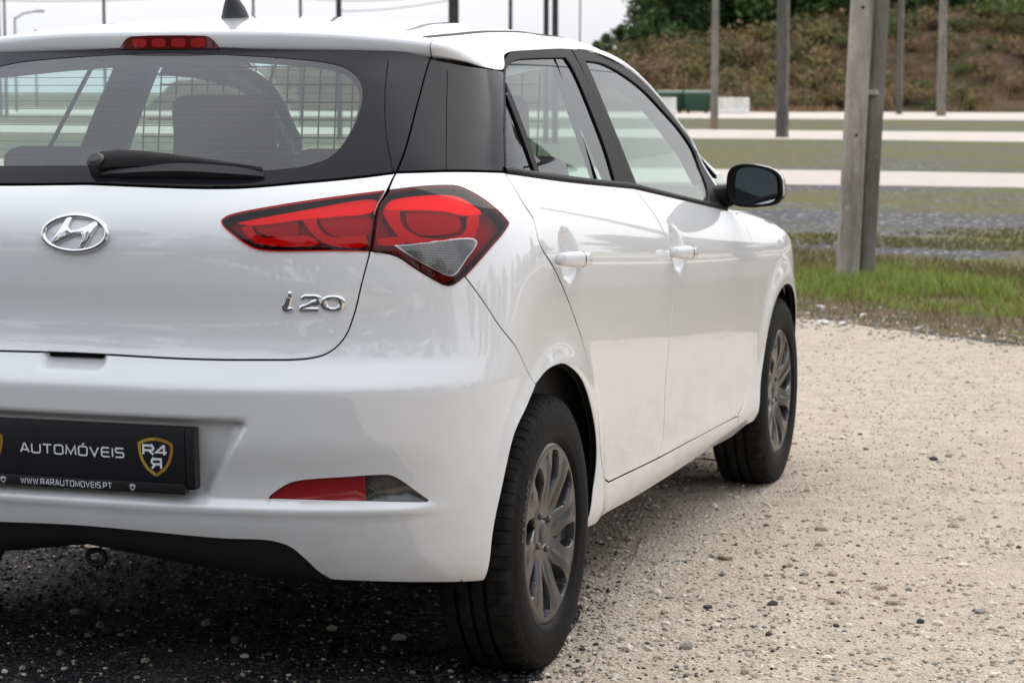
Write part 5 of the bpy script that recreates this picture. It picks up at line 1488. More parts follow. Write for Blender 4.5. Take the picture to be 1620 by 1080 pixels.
# big ones: parts of the yard
cand = []
while len(cand) < 280:
    d_ = rng.uniform(4.3, 12.5) if rng.random() < .6 else rng.uniform(4.3, 8)
    u_ = rng.uniform(-.25, .245) * d_
    x, y, _ = lot(u_, d_)
    if not on_gravel(x, y) or not tyre_clear(np.array(x), np.array(y)): continue
    if x < .62 and y > .2 : continue
    cand.append((x, y, is_asph(np.array(x), np.array(y))))
bigm = {}
for x, y, asp in cand:
    k = int(rng.integers(10)); sz = float(np.clip(rng.lognormal(math.log(.0105), .38), .006, .026))
    mi = int(rng.choice(5, p=[.40, .34, .16, .09, .01] if not asp else [.34, .22, .2, .22, .02]))
    if (k, mi) not in bigm:
        me = protos[k][0].copy(); me.materials.append(SM[mi]); bigm[(k, mi)] = me
    o = link(bpy.data.objects.new('stone', bigm[(k, mi)]), grav)
    o.location = (x, y, .006 + float(gh(np.array(x), np.array(y))) * (not asp) + sz * .2); o.scale = (sz, sz, sz); o.rotation_euler = (0, 0, rng.uniform(0, 6.28))
# the fine scatter
def scatter(name, N_, mi, smin, smax, dmax, keep, label, z0=.005, dpow=1.7, sub=None, ghk=1.0):
    d_ = 4.2 + (dmax - 4.2) * rng.random(N_ * 3) ** dpow; u_ = rng.uniform(-.27, .26, N_ * 3) * d_
    X = CAM_LOC.x + RH.x * u_ + FH.x * d_; Y = CAM_LOC.y + RH.y * u_ + FH.y * d_
    k = keep(X, Y) & tyre_clear(X, Y)
    X, Y = X[k][:N_], Y[k][:N_]; n = len(X)
    S = np.exp(rng.uniform(math.log(smin), math.log(smax), n)); A = rng.uniform(0, 6.28, n); pk = rng.integers(0, 10, n)
    VV, FF, off = [], [], 0
    for j in range(10):
        idx = np.where(pk == j)[0]
        if len(idx) == 0: continue
        V, F = protos[j][1], protos[j][2]
        c, s = np.cos(A[idx])[:, None], np.sin(A[idx])[:, None]
        x = (V[None, :, 0] * c - V[None, :, 1] * s) * S[idx][:, None] + X[idx][:, None]
        y = (V[None, :, 0] * s + V[None, :, 1] * c) * S[idx][:, None] + Y[idx][:, None]
        z = V[None, :, 2] * S[idx][:, None] + z0 + (gh(X[idx], Y[idx]) * ghk)[:, None] + S[idx][:, None] * .15
        VV.append(np.stack([x, y, z], -1).reshape(-1, 3))
        FF.append((F[None] + (np.arange(len(idx)) * len(V))[:, None, None] + off).reshape(-1, 3)); off += len(idx) * len(V)
    V = np.vstack(VV).astype(np.float32); F = np.vstack(FF).astype(np.int32)
    fast_mesh(name, V, F, SM[mi], label)
def fast_mesh(name, V, F, mat, label=None, kind='stuff', parent=None, cat='stones', smooth=False):
    me = bpy.data.meshes.new(name); nf, k = F.shape
    me.vertices.add(len(V)); me.vertices.foreach_set('co', V.astype(np.float32).ravel())
    me.loops.add(nf * k); me.loops.foreach_set('vertex_index', F.astype(np.int32).ravel())
    me.polygons.add(nf); me.polygons.foreach_set('loop_start', np.arange(0, nf * k, k, dtype=np.int32))
    if smooth: me.polygons.foreach_set('use_smooth', np.ones(nf, bool))
    me.update(calc_edges=True)
    for m in (mat if isinstance(mat, (list, tuple)) else [mat]): me.materials.append(m)
    o = link(bpy.data.objects.new(name, me), parent)
    if parent is None: tag(o, label, cat, kind=kind)
    elif kind: tag(o, kind=kind)
    return o
gravk = lambda x, y: on_gravel(x, y) & ~is_asph(x, y)
edgek = lambda x, y: gravk(x, y) & ((x < 1.25 + .5 * rng.random(len(x))) & (y < 1.6))
scatter('gravel_chips', 15000, 0, .0018, .0085, 12, gravk, 'pale limestone chips strewn over the gravel yard')
scatter('tan_chips', 15000, 1, .0020, .0095, 12, gravk, 'tan stone chips strewn over the gravel yard')
scatter('grey_chips', 7000, 2, .0018, .0085, 12, gravk, 'mid grey stone chips strewn over the gravel yard')
scatter('dark_chips', 800, 3, .0016, .0062, 12, gravk, 'near black asphalt crumbs strewn over the gravel yard')
scatter('tan_pebbles', 1500, 1, .005, .0125, 11, gravk, 'tan pebbles of middling size lying on the gravel yard')
scatter('pale_pebbles', 1500, 0, .005, .0125, 11, gravk, 'pale pebbles of middling size lying on the gravel yard')
scatter('grey_pebbles', 500, 2, .005, .0105, 11, gravk, 'grey pebbles of middling size lying on the gravel yard')
scatter('dark_crumbs', 1300, 3, .0025, .0085, 6.5, edgek, 'near black asphalt crumbs beside the rear tyre')
scatter('asphalt_crumbs', 6500, 3, .0025, .0090, 6.8, is_asph, 'near black crumbs covering the asphalt patch behind the car', dpow=1.2)
scatter('asphalt_pebbles', 260, 0, .0022, .0085, 6.8, is_asph, 'pale pebbles lying on the black asphalt patch', dpow=1.1)
scatter('asphalt_grit', 900, 1, .0022, .0070, 6.8, is_asph, 'tan grit lying on the black asphalt patch', dpow=1.1)

vergek = lambda x, y: (y > np.interp(x, [q[0] for q in EDGE], [q[1] for q in EDGE]) - .35) & (y < np.interp(x, [q[0] for q in EDGE], [q[1] for q in EDGE]) + .9 * rng.random(len(x)) ** 2)
def verge_scatter(name, n, mi, s0, s1, label):
    global lot_d
    x = rng.uniform(-3, 5, n); e = np.interp(x, [q[0] for q in EDGE], [q[1] for q in EDGE]); y = e + rng.normal(.12, .32, n)
    S = np.exp(rng.uniform(math.log(s0), math.log(s1), n)); V, F = protos[mi + 2][1], protos[mi + 2][2]; A = rng.uniform(0, 6.28, n)
    c, q = np.cos(A)[:, None], np.sin(A)[:, None]
    P_ = np.stack([(V[None, :, 0] * c - V[None, :, 1] * q) * S[:, None] + x[:, None], (V[None, :, 0] * q + V[None, :, 1] * c) * S[:, None] + y[:, None], V[None, :, 2] * S[:, None] + .006 + 0 * x[:, None]], -1).reshape(-1, 3)
    fast_mesh(name, P_, (F[None] + (np.arange(n) * len(V))[:, None, None]).reshape(-1, 3), SM[mi], label)
verge_scatter('verge_pebbles', 650, 0, .005, .015, 'pale pebbles thrown up along the edge of the verge')
verge_scatter('verge_clods', 1300, 1, .006, .022, 'tan clods and stones along the edge of the verge')
verge_scatter('verge_dark_stones', 500, 2, .006, .02, 'grey stones along the edge of the verge')
# ---- grass on the verge
def grass_mat(name, a, b, c):
    t = NT(name)
    info = t.nt.nodes.new('ShaderNodeNewGeometry')
    col = t.ramp(info.outputs['Random Per Island'], [(0, a), (.55, b), (.85, b), (1, c)])
    t.b.inputs['Roughness'].default_value = .6
    t.b.inputs['Subsurface Weight'].default_value = 0
    tr = t.nt.nodes.new('ShaderNodeBsdfTranslucent'); mx = t.nt.nodes.new('ShaderNodeMixShader'); mx.inputs[0].default_value = .35
    out = [n for n in t.nt.nodes if n.type == 'OUTPUT_MATERIAL'][0]
    t.base(col); t.nt.links.new(col, tr.inputs['Color'])
    t.nt.links.new(t.b.outputs[0], mx.inputs[1]); t.nt.links.new(tr.outputs[0], mx.inputs[2]); t.nt.links.new(mx.outputs[0], out.inputs['Surface'])
    return t.m
M['grass'] = grass_mat('grass', (.14, .19, .035), (.25, .33, .075), (.46, .38, .15))
M['drygrass'] = grass_mat('dry_grass', (.10, .085, .03), (.17, .13, .05), (.27, .20, .09))
def blades(name, X, Y, Hh, mat, label, lean=.5, wid=.0035, z0=.002):
    n = len(X); A = rng.uniform(0, 6.28, n); L = rng.normal(0, lean, (n, 2)) * Hh[:, None]
    w = wid * rng.uniform(.7, 1.5, n)
    dx, dy = np.cos(A) * w, np.sin(A) * w
    b0 = np.stack([X - dx, Y - dy, np.full(n, z0)], -1); b1 = np.stack([X + dx, Y + dy, np.full(n, z0)], -1)
    m0 = np.stack([X - dx * .7 + L[:, 0] * .35, Y - dy * .7 + L[:, 1] * .35, z0 + Hh * .6], -1); m1 = np.stack([X + dx * .7 + L[:, 0] * .35, Y + dy * .7 + L[:, 1] * .35, z0 + Hh * .6], -1)
    tp = np.stack([X + L[:, 0], Y + L[:, 1], z0 + Hh], -1)
    V = np.stack([b0, b1, m0, m1, tp], 1).reshape(-1, 3); k = np.arange(n)[:, None] * 5
    F = np.concatenate([k + np.array([[0, 1, 3]]), k + np.array([[0, 3, 2]]), k + np.array([[2, 3, 4]])], 0)
    return fast_mesh(name, V, F, mat, label, cat='grass')
def verge_pts(n, t0, t1):
    t = rng.uniform(-3.2, 7.0, n); x = t; e = np.interp(x, [q[0] for q in EDGE], [q[1] for q in EDGE])
    return x, e, rng.uniform(t0, t1, n)
x, e, w = verge_pts(80000, .05, 4.3)
y = e + w
den = sst(.35, 1.25, w + (fbm(x * 1.7, y * 1.7, 4, 4) - .5) * 2.6) * (1 - sst(2.7, 4.3, w + (fbm(x * .8, y * .8, 3, 8) - .5) * 2)) * sst(.30, .60, fbm(x * 2.0, y * 2.0, 4, 31) + .10) * (.25 + .75 * sst(.38, .56, fbm(x * .75 + 3, y * .75, 3, 91)))
k = rng.random(len(x)) < den
x, y, w = x[k], y[k], w[k]
hh = (.022 + .075 * sst(.7, 2.0, w)) * rng.uniform(.4, 1.3, len(x)) * (.25 + 1.5 * fbm(x * 1.3, y * 1.3, 3, 5) ** 1.3)
blades('verge_grass', x, y, hh, M['grass'], 'bright green grass growing along the verge round the twin pole')
x, e, w = verge_pts(30000, .1, 4.8)
y = e + w; k = rng.random(len(x)) < .25 + .75 * sst(1.5, 3.5, w)
x, y = x[k], y[k]
blades('dry_verge_grass', x, y, .06 * rng.uniform(.5, 1.6, len(x)), M['drygrass'], 'dry yellow grass stems among the green verge grass', lean=.6)
# low patchy grass on the old car park surface
n = 16000
d_ = 14.5 + 7 * rng.random(n) ** 1.5; u_ = rng.uniform(.05, .245, n) * d_
x = CAM_LOC.x + RH.x * u_ + FH.x * d_; y = CAM_LOC.y + RH.y * u_ + FH.y * d_
pm = fbm(x * .35, y * .6, 5, 77)
k = (pm + rng.normal(0, .02, n) > .53) & ~((y > 26.6) & (y < 33)) & (y > np.interp(x, [q[0] for q in EDGE], [q[1] for q in EDGE]) + 3.4)
x, y = x[k], y[k]
blades('lot_grass', x, y, .024 * rng.uniform(.4, 1.5, len(x)), grass_mat('lot_grass', (.11, .112, .036), (.15, .148, .055), (.24, .19, .09)), 'short olive grass patches on the old car park surface', wid=.012)
# scraps of pale paper and stone in the verge
M['scrap'] = pmat('scrap_white', (.75, .74, .72), .8)
for k, (px_, py_d, s_) in enumerate(((1300, 13.55, .05), (1307, 12.62, .06), (1335, 12.55, .045), (1455, 12.3, .03), (1366, 13.05, .03), (1560, 11.9, .03))):
    me = stone_mesh(60 + k)[0]; me.materials.append(M['scrap']); o = link(bpy.data.objects.new('litter_scrap', me))
    o.location = lot((px_ - 810) / 3604 * py_d, py_d, .015); o.scale = (s_, s_ * .5, s_ * .45); o.rotation_euler = (0, .2, k)
    tag(o, 'small white scrap lying in the grass verge', 'litter', 'white scraps in the verge')
# ---- concrete poles
def mat_concrete(name, c0, c1, moss=True):
    t = NT(name)
    c = t.ramp(t.noise(6, 9, .7, (1, 1, .35)), [(.3, c0), (.7, c1)])
    s = t.maprange(t.noise(2.0, 8, .7, (3, 3, .25)), .5, .75)
    c = t.mix(s, c, tuple(v * .6 for v in c0))
    s2 = t.maprange(t.noise(30, 4, .6), .62, .72, 0, .6)
    c = t.mix(s2, c, tuple(min(1, v * 1.35) for v in c1))
    t.bump(t.noise(90, 5, .7), .5, .006)
    return t.base(c)
M['conc_light'] = mat_concrete('concrete_light', (.21, .19, .155), (.50, .465, .40))
M['conc_dark'] = mat_concrete('concrete_dark', (.075, .072, .064), (.145, .14, .125))
M['conc_mid'] = mat_concrete('concrete_mid', (.13, .12, .105), (.27, .25, .22))
M['lichen'] = pmat('lichen', (.30, .14, .025), .9, noise=.4, nscale=30)
def shaft(w0, w1, h, mat, parent, x=0, y=0, rz=0, holes=0, name='shaft', wd=1.0, lean=(0, 0)):
    """tapering pole of rounded square section"""
    n = 16; rows = []
    for k in range(9):
        t = k / 8; w = w0 + (w1 - w0) * t
        row = []
        for i in range(n):
            a = 2 * math.pi * i / n + .2; c, s = math.cos(a), math.sin(a); ex = 2 / 4.5
            row.append((x + lean[0] * t * h + w / 2 * abs(c) ** ex * (1 if c > 0 else -1), y + lean[1] * t * h + wd * w / 2 * abs(s) ** ex * (1 if s > 0 else -1), h * t - .05 * (k == 0)))
        rows.append(row)
    m = MB().grid(np.array(rows), closed_v=True); m.f.append(tuple(8 * n + i for i in range(n)))
    o = m.build(name, mat, parent, auto=50)
    for k in range(holes):
        z = 1.0 + k * .85; w = (w0 + (w1 - w0) * z / h) * .5
        hm = MB(); hm.tube([(x + lean[0] * z, y - wd * w - .002, z), (x + lean[0] * z, y - wd * w + .03, z)], .010 if w < .1 else .03, 10); hm.build('bolt_hole', M['gap'], parent)
    return o
def twin_pole(pos, w, h, label, sep=1.0, rz=YAW, lean=0., dark_first=False, spz=(1.33,), group=None, scale_holes=0):
    p = empty('twin_pole', pos, rz)
    tag(p, label, 'pole', group)
    a, b = ('conc_light', 'conc_mid') if not dark_first else ('conc_dark', 'conc_mid')
    shaft(w, w * .80, h, M[a], p, 0, 0, holes=scale_holes, lean=(lean, 0))
    shaft(w * .72, w * .62, h, M[b], p, w * .93 * sep, w * .55, lean=(lean * 1.1, 0))
    for z in spz:
        m = MB(); m.box((w * .72 * sep + lean * z, w * .25, z), (w * .55, w * .5, w * .22), bev=w * .04); m.build('spacer_block', M['conc_light' if not dark_first else 'conc_mid'], p, auto=40)
    return p
def single_pole(pos, w, h, label, mat='conc_mid', group=None, holes=0, foot=True, rz=YAW):
    p = empty('concrete_pole', pos, rz); tag(p, label, 'pole', group)
    shaft(w, w * .72, h, M[mat], p, 0, 0, holes=holes)
    if foot:
        n = 12; m = MB(); m.grid(np.array([[(w * .52 * math.cos(a), w * .52 * math.sin(a), z) for a in np.linspace(0, 2 * math.pi, n + 1)[:-1]] for z in (.02, .35 + .1)]), closed_v=True)
        m.build('lichen_band', M['lichen'], p)
    return p
px2u = lambda px, d: (px - 810) / 3604 * d
def at(px, d): return lot(px2u(px, d), d)
twin_pole(at(1341, 15.45), .150, 7.5, 'tall pale grey twin concrete pole with a spacer block standing in the green verge', lean=.036, spz=(1.285,), scale_holes=3)
twin_pole(at(1231, 66), .215, 9, 'brown and dark twin concrete pole with orange lichen at its foot beside the gravel track', dark_first=True, spz=(.55, 2.6), lean=-.004)
single_pole(at(1128, 80), .27, 9.5, 'slim grey concrete pole beside the white concrete barrier', 'conc_mid')
twin_pole(at(1417, 138), .22, 10, 'thin dark twin concrete pole at the foot of the earth bank', dark_first=True, spz=(1.4, 3.4))
single_pole(at(1485, 128), .50, 11, 'broad brown concrete pole with a row of bolt holes before the earth bank', 'conc_mid', holes=5)
M['pole_dark'] = pmat('pole_dark', (.035, .035, .038), .8, noise=.3, nscale=3)
rows_ = [(170, 75, .09), (404, 82, .09), (478, 90, .11), (538, 62, .14), (718, 46, .20), (807, 78, .13), (863, 58, .13), (877, 58, .15), (916, 95, .06)]
nm = ['thin dark post seen above the roof beyond the high brake lamp', 'thin dark post seen just beyond the roof antenna', 'slim dark post seen above the roof between antenna and thick pole', 'medium dark post seen above the roof nearer the thick pole', 'thick dark pole rising over the rear corner of the roof', 'slim dark post over the rear door, between thick pole and pole pair', 'dark post forming a close pair above the rear door, slimmer one', 'dark post forming a close pair above the rear door, thicker one', 'hair-thin pale mast standing alone in the sky left of the trees']
for (px_, d_, w_), lb in zip(rows_, nm):
    p = empty('lot_pole', at(px_, d_), YAW); tag(p, lb, 'pole', 'poles across the lot beyond the car')
    shaft(w_ * 1.1, w_ * .9, 10.5, M['pole_dark'], p)
# street lamps at the far left
for px_, d_, h_, arm in ((5, 120, 6.6, 1.6), (14, 118, 6.1, 0), (30, 150, 6.1, 1.4), (62, 190, 6.4, 0)):
    p = empty('street_lamp', at(px_, d_), YAW)
    tag(p, {5: 'tallest dark street lamp with a short arm far off beside the rear window', 14: 'dark lamp post without an arm next to the tallest lamp', 30: 'distant dark street lamp with curved arm, between two bare posts', 62: 'small distant post farthest along the row of lamps'}[px_], 'street lamp', 'far street lamps')
    shaft(.16, .10, h_, M['pole_dark'], p)
    if arm:
        m = MB(); m.tube([(0, 0, h_ - .1), (arm * .4, 0, h_ + .25), (arm, 0, h_ + .4)], .05, 8); m.build('lamp_arm', M['pole_dark'], p)
        m = MB(); m.box((arm + .25, 0, h_ + .4), (.6, .25, .12), bev=.04); m.build('lamp_head', M['pole_dark'], p, auto=40)
# overhead wires
def wire(p0, p1, sag, label, r=.012):
    p0, p1 = Vector(p0), Vector(p1); pts = []
    for k in range(25):
        t = k / 24; q = p0.lerp(p1, t); q.z -= sag * 4 * t * (1 - t); pts.append(q)
    m = MB(); m.tube(pts, r, 5); o = m.build('overhead_wire', M['pole_dark'])
    tag(o, label, 'wire', 'wires over the lot')
wire(lot(*[px2u(-60, 75), 75], 4.3), lot(px2u(480, 90), 90, 5.6), .35, 'sagging overhead wire above the roof left of the antenna', .015)
wire(lot(px2u(404, 82), 82, 5.0), lot(px2u(718, 46), 46, 3.25), .3, 'overhead wire running from antenna side to the thick dark pole', .010)
wire(lot(px2u(538, 62), 62, 3.45), lot(px2u(870, 58), 58, 4.3), .25, 'overhead wire slung between the post and the dark pole pair', .010)

# lamp post and its lines to the right of the yard (they show in the side windows)
p = empty('street_lamp', (4.0, 17.0, 0), YAW); tag(p, 'grey lamp post by the verge whose lines are mirrored in the side windows', 'street lamp')
shaft(.17, .11, 6.7, M['conc_mid'], p)
m = MB(); m.tube([(0, 0, 6.5), (-.3, 0, 6.9), (-1.1, 0, 7.05)], .035, 8); m.build('lamp_arm', M['pole_dark'], p)
m = MB(); m.box((-1.35, 0, 7.05), (.55, .22, .11), bev=.04); m.build('lamp_head', M['pole_dark'], p, auto=40)
wire((-.2, 10.7, 7.3), (4.0, 17.0, 6.4), .45, 'overhead line from the near twin pole to the lamp post', .016)
wire((4.0, 17.0, 6.4), (13, 27, 6.6), .5, 'overhead line leading on from the lamp post', .016)
wire((4.0, 17.0, 5.9), (-11.4, 63.8, 8.0), 1.2, 'long overhead line from the lamp post to the lichened twin pole', .018)
# ---- green waste containers and concrete barriers
M['bin_green'] = pmat('bin_green', (.012, .055, .030), .45, noise=.15, nscale=4)
M['bin_lid'] = pmat('bin_lid_green', (.010, .045, .026), .45)
def container(px_, d_, lb):
    p = empty('waste_container', at(px_, d_), YAW + .1); tag(p, lb, 'bin', 'green waste containers')
    rows = []
    for z, w, q in ((.18, .68, .40), (.20, .72, .43), (.95, .84, .52), (1.10, .86, .54), (1.12, .90, .57), (1.18, .90, .57)):
        rows.append([(sx * w, sy_ * q, z) for sx, sy_ in ((-1, -1), (1, -1), (1, 1), (-1, 1))])
    m = MB().grid(np.array(rows), closed_v=True); m.f.append((3, 2, 1, 0)); m.build('body', M['bin_green'], p, smooth=False)
    t = np.linspace(0, math.pi, 13)
    G = np.array([[(x, -.56 * math.cos(a), 1.185 + .24 * math.sin(a)) for x in (-.9, -.3, .3, .9)] for a in t])
    m = MB().grid(G); m.f.append(tuple(i * 4 for i in range(13))); m.f.append(tuple(i * 4 + 3 for i in range(13))[::-1]); m.build('lid', M['bin_lid'], p, auto=40)
    for k in range(5):
        m = MB(); m.box((-.6 + .3 * k, -.52, .62), (.05, .06, .75), bev=.01); m.build('rib', M['bin_green'], p, auto=40)
    for sx in (-.55, .55):
        for sy_ in (-.3, .3):
            m = MB(); m.tube([(sx - .03, sy_, .1), (sx + .03, sy_, .1)], .1, 14); m.build('castor', M['gap'], p, auto=40)
container(1060, 143, 'green waste container partly behind the white barrier end'); container(1101, 142, 'green waste container beside the slim grey pole')
M['barrier'] = mat_concrete('barrier_white', (.62, .60, .56), (.78, .76, .72))
def barrier(px_, d_, ln, lb, rz):
    p = [(-.30, 0), (-.30, .10), (-.17, .30), (-.10, 1.0), (.10, 1.0), (.17, .30), (.30, .10), (.30, 0)]
    rows = [[(x, y, z) for y, z in p] for x in (-ln / 2, -ln / 2 + .03, ln / 2 - .03, ln / 2)]
    rows[0] = [(-ln / 2, y * .9, z * .99) for y, z in p]; rows[-1] = [(ln / 2, y * .9, z * .99) for y, z in p]
    m = MB().grid(np.array(rows)); m.f.append(tuple(range(8))); m.f.append(tuple(24 + i for i in range(8))[::-1])
    o = m.build('concrete_barrier', M['barrier'], smooth=False)
    o.location = at(px_, d_); o.rotation_euler = (0, 0, rz)
    tag(o, lb, 'barrier', 'white concrete barriers')
barrier(1158, 141, 1.95, 'white concrete barrier standing beside the green containers, full length in view', YAW)
barrier(1046, 139, 1.7, 'white concrete barrier partly hidden by the windscreen pillar', YAW + .2)

# ---- earth bank
def bank_h(u_, d_):
    e = 150 + 5 * (fbm(u_ * .05, u_ * 0 + 3, 3, 2) - .5)
    rise = sst(-8, 40, u_)
    t = np.clip((d_ - e) / 26, 0, 1)
    h = (2.4 + 4.0 * rise) * sst(0, 1, t) * 1.0 + np.clip(d_ - 176, 0, 200) * .02
    return h * (1 + .25 * (fbm(u_ * .12, d_ * .12, 4, 6) - .5)) + .5 * (fbm(u_ * .5, d_ * .5, 3, 12) - .5) * sst(0, .2, t)
us_ = np.linspace(-25, 95, 110); ds_ = np.concatenate([np.linspace(149, 182, 40), np.linspace(186, 330, 12)])
UU, DD = np.meshgrid(us_, ds_, indexing='ij')
HH = bank_h(UU, DD) - .05
X = CAM_LOC.x + RH.x * UU + FH.x * DD; Y = CAM_LOC.y + RH.y * UU + FH.y * DD
bk = MB().grid(np.stack([X, Y, HH], -1)).build('earth_bank', M['bank']); tag(bk, kind='structure')
def bank_at(u_, d_): return lot(u_, d_, float(bank_h(np.array(u_), np.array(d_))) - .1)

# ---- foliage
def leaf_mat(name, a, b, c, tr=.25):
    m = grass_mat(name, a, b, c); 
    for n in m.node_tree.nodes:
        if n.type == 'MIX_SHADER': n.inputs[0].default_value = tr
    return m
def leaf_cloud(centers, radii, n_per, size, r, flat=.8):
    """leaf-sized quads spread through overlapping clumps"""
    V = []
    for c, R in zip(centers, radii):
        k = max(6, int(n_per * R * R))
        d = r.normal(0, 1, (k, 3)); d /= np.linalg.norm(d, axis=1)[:, None]
        rad = R * r.random(k) ** .45
        p = np.asarray(c) + d * rad[:, None] * np.array([1, 1, flat])
        a = r.normal(0, 1, (k, 3)) + d * .6; a /= np.linalg.norm(a, axis=1)[:, None]
        b = np.cross(a, r.normal(0, 1, (k, 3))); b /= np.linalg.norm(b, axis=1)[:, None]
        s = size * r.uniform(.6, 1.4, k)[:, None]; w = s * r.uniform(.35, .6, k)[:, None]
        V.append(np.stack([p - a * s, p + b * w, p + a * s, p - b * w], 1))
    V = np.vstack(V); n = len(V)
    return V.reshape(-1, 3), np.arange(n * 4).reshape(n, 4)
def fol_obj(name, VF, mat, parent):
    o = fast_mesh(name, VF[0], VF[1], mat, kind=None, parent=parent); return o
M['bark'] = pmat('bark', (.07, .05, .035), .95, noise=.35, nscale=12, bump=.4, bscale=20)
def make_tree(name, seed, h, spread, base, mats, n_cl=26, size=.16, dens=70, trunk=.16, crown_lo=.3):
    r = np.random.default_rng(seed); p = empty(name)
    m = MB(); pts = [(0, 0, -.3)]; 
    for k in range(1, 7): pts.append((r.normal(0, .05) * k, r.normal(0, .05) * k, h * .82 * k / 6))
    m.tube(pts, [trunk * (1 - .13 * k) for k in range(7)], 9)
    C, R = [], []
    for k in range(n_cl):
        t = r.uniform(crown_lo, 1.0); a = r.uniform(0, 6.28)
        rad = spread * math.sin(math.pi * min(1, (t - crown_lo) / (1 - crown_lo) * .80 + .2)) ** .7 * r.uniform(.25, 1)
        c = (rad * math.cos(a), rad * math.sin(a), h * t); C.append(c); R.append(spread * r.uniform(.22, .40))
        i = min(5, max(1, int(t * 6 * .8))); q = Vector(pts[i])
        m.tube([q, q.lerp(Vector(c), .55) + Vector((0, 0, -.15)), Vector(c)], [trunk * .35, trunk * .2, .02], 6)
    m.build('trunk', M['bark'], p)
    for k, mt in enumerate(mats):
        sel = list(range(k, n_cl, len(mats)))
        fol_obj('crown', leaf_cloud([C[i] for i in sel], [R[i] for i in sel], dens, size, r), mt, p)
    return p
M['pine_a'] = leaf_mat('pine_dark', (0.0204, 0.0442, 0.0170), (0.0374, 0.0714, 0.0238), (0.0765, 0.1105, 0.0374), .15)
M['pine_b'] = leaf_mat('pine_mid', (0.0578, 0.1098, 0.0376), (0.1011, 0.1734, 0.0520), (0.1878, 0.2456, 0.0867), .2)
M['olive'] = leaf_mat('scrub_olive', (0.0961, 0.0992, 0.0403), (0.1705, 0.1674, 0.0713), (0.2558, 0.2201, 0.1008))
M['brownleaf'] = leaf_mat('scrub_brown', (0.1500, 0.1050, 0.0570), (0.2700, 0.1875, 0.1020), (0.3900, 0.2700, 0.1425))
M['yellowleaf'] = leaf_mat('scrub_yellow', (0.1500, 0.1230, 0.0450), (0.2175, 0.1770, 0.0675), (0.2850, 0.2250, 0.0900))
M['greenleaf'] = leaf_mat('scrub_green', (0.0700, 0.1008, 0.0280), (0.1232, 0.1652, 0.0504), (0.1820, 0.2100, 0.0770))
def copy_tree(root, loc, rz, sc, label=None, group=None):
    c = root.copy(); COL.objects.link(c); c.location = loc; c.rotation_euler = (0, 0, rz); c.scale = (sc, sc, sc)
    if label: c['label'] = label
    if group: c['group'] = group
    for ch in root.children:
        d_ = ch.copy(); COL.objects.link(d_); d_.parent = c
    return c
pines = [make_tree('pine_tree', 100 + k, 8.0, 3.1, 0, [M['pine_a'], M['pine_b']], n_cl=46, size=.21, dens=120, crown_lo=.10) for k in range(3)]
spots = []
for k in range(46):
    px_ = 1050 + (1780 - 1050) * ((k % 23) + rng.uniform(-.3, .3)) / 22; d_ = (181 if k < 23 else 192) + rng.uniform(-2, 8)
    spots.append((px_, d_, rng.uniform(1.0, 1.5) * (1.0 if px_ > 1120 else .85)))
for px_, d_, s_ in ((958, 200, .36), (980, 200, .44), (1000, 200, .38), (942, 204, .30), (1022, 198, .55), (1040, 194, .75)): spots.append((px_, d_, s_))
used = [False] * 3
for i, (px_, d_, s_) in enumerate(spots):
    k = i % 3; u_ = px2u(px_, d_); loc = bank_at(u_, d_)
    lb = 'dark evergreen tree in the dense stand on top of the bank' if i < 46 else 'small far evergreen at the low end of the tree line, against the sky'
    gp_ = 'evergreens on the bank' if i < 46 else 'far evergreens at the end of the tree line'
    if not used[k]:
        used[k] = True; o = pines[k]; o.location = loc; o.scale = (s_, s_, s_); tag(o, lb, 'tree', gp_)
    else:
        o = copy_tree(pines[k], loc, rng.uniform(0, 6.28), s_, lb, gp_); o['category'] = 'tree'
def make_shrub(name, seed, mat, R=1.0, n_cl=12, size=.10, dens=120):
    r = np.random.default_rng(seed); p = empty(name); C, RR = [], []
    m = MB()
    for k in range(n_cl):
        a = r.uniform(0, 6.28); q = r.uniform(0, .75) * R; c = (q * math.cos(a), q * math.sin(a), R * r.uniform(.25, .95)); C.append(c); RR.append(R * r.uniform(.28, .48))
        m.tube([(r.normal(0, .05), r.normal(0, .05), -.2), (c[0] * .5, c[1] * .5, c[2] * .55), c], [.03, .018, .006], 5)
    m.build('stem', M['bark'], p)
    fol_obj('foliage', leaf_cloud(C, RR, dens, size, r, .85), mat, p); return p
kinds = [('olive_shrub', 'olive', 'olive green shrub growing on the earth bank'), ('dry_shrub', 'brownleaf', 'brown dried shrub growing on the earth bank'), ('yellow_shrub', 'yellowleaf', 'yellowing shrub growing on the earth bank'), ('green_shrub', 'greenleaf', 'fresh green shrub growing on the earth bank')]
shr = [[make_shrub(nm_, 300 + 10 * j + k, M[mt]) for k in range(2)] for j, (nm_, mt, lb) in enumerate(kinds)]
su = {}
n_s = 0
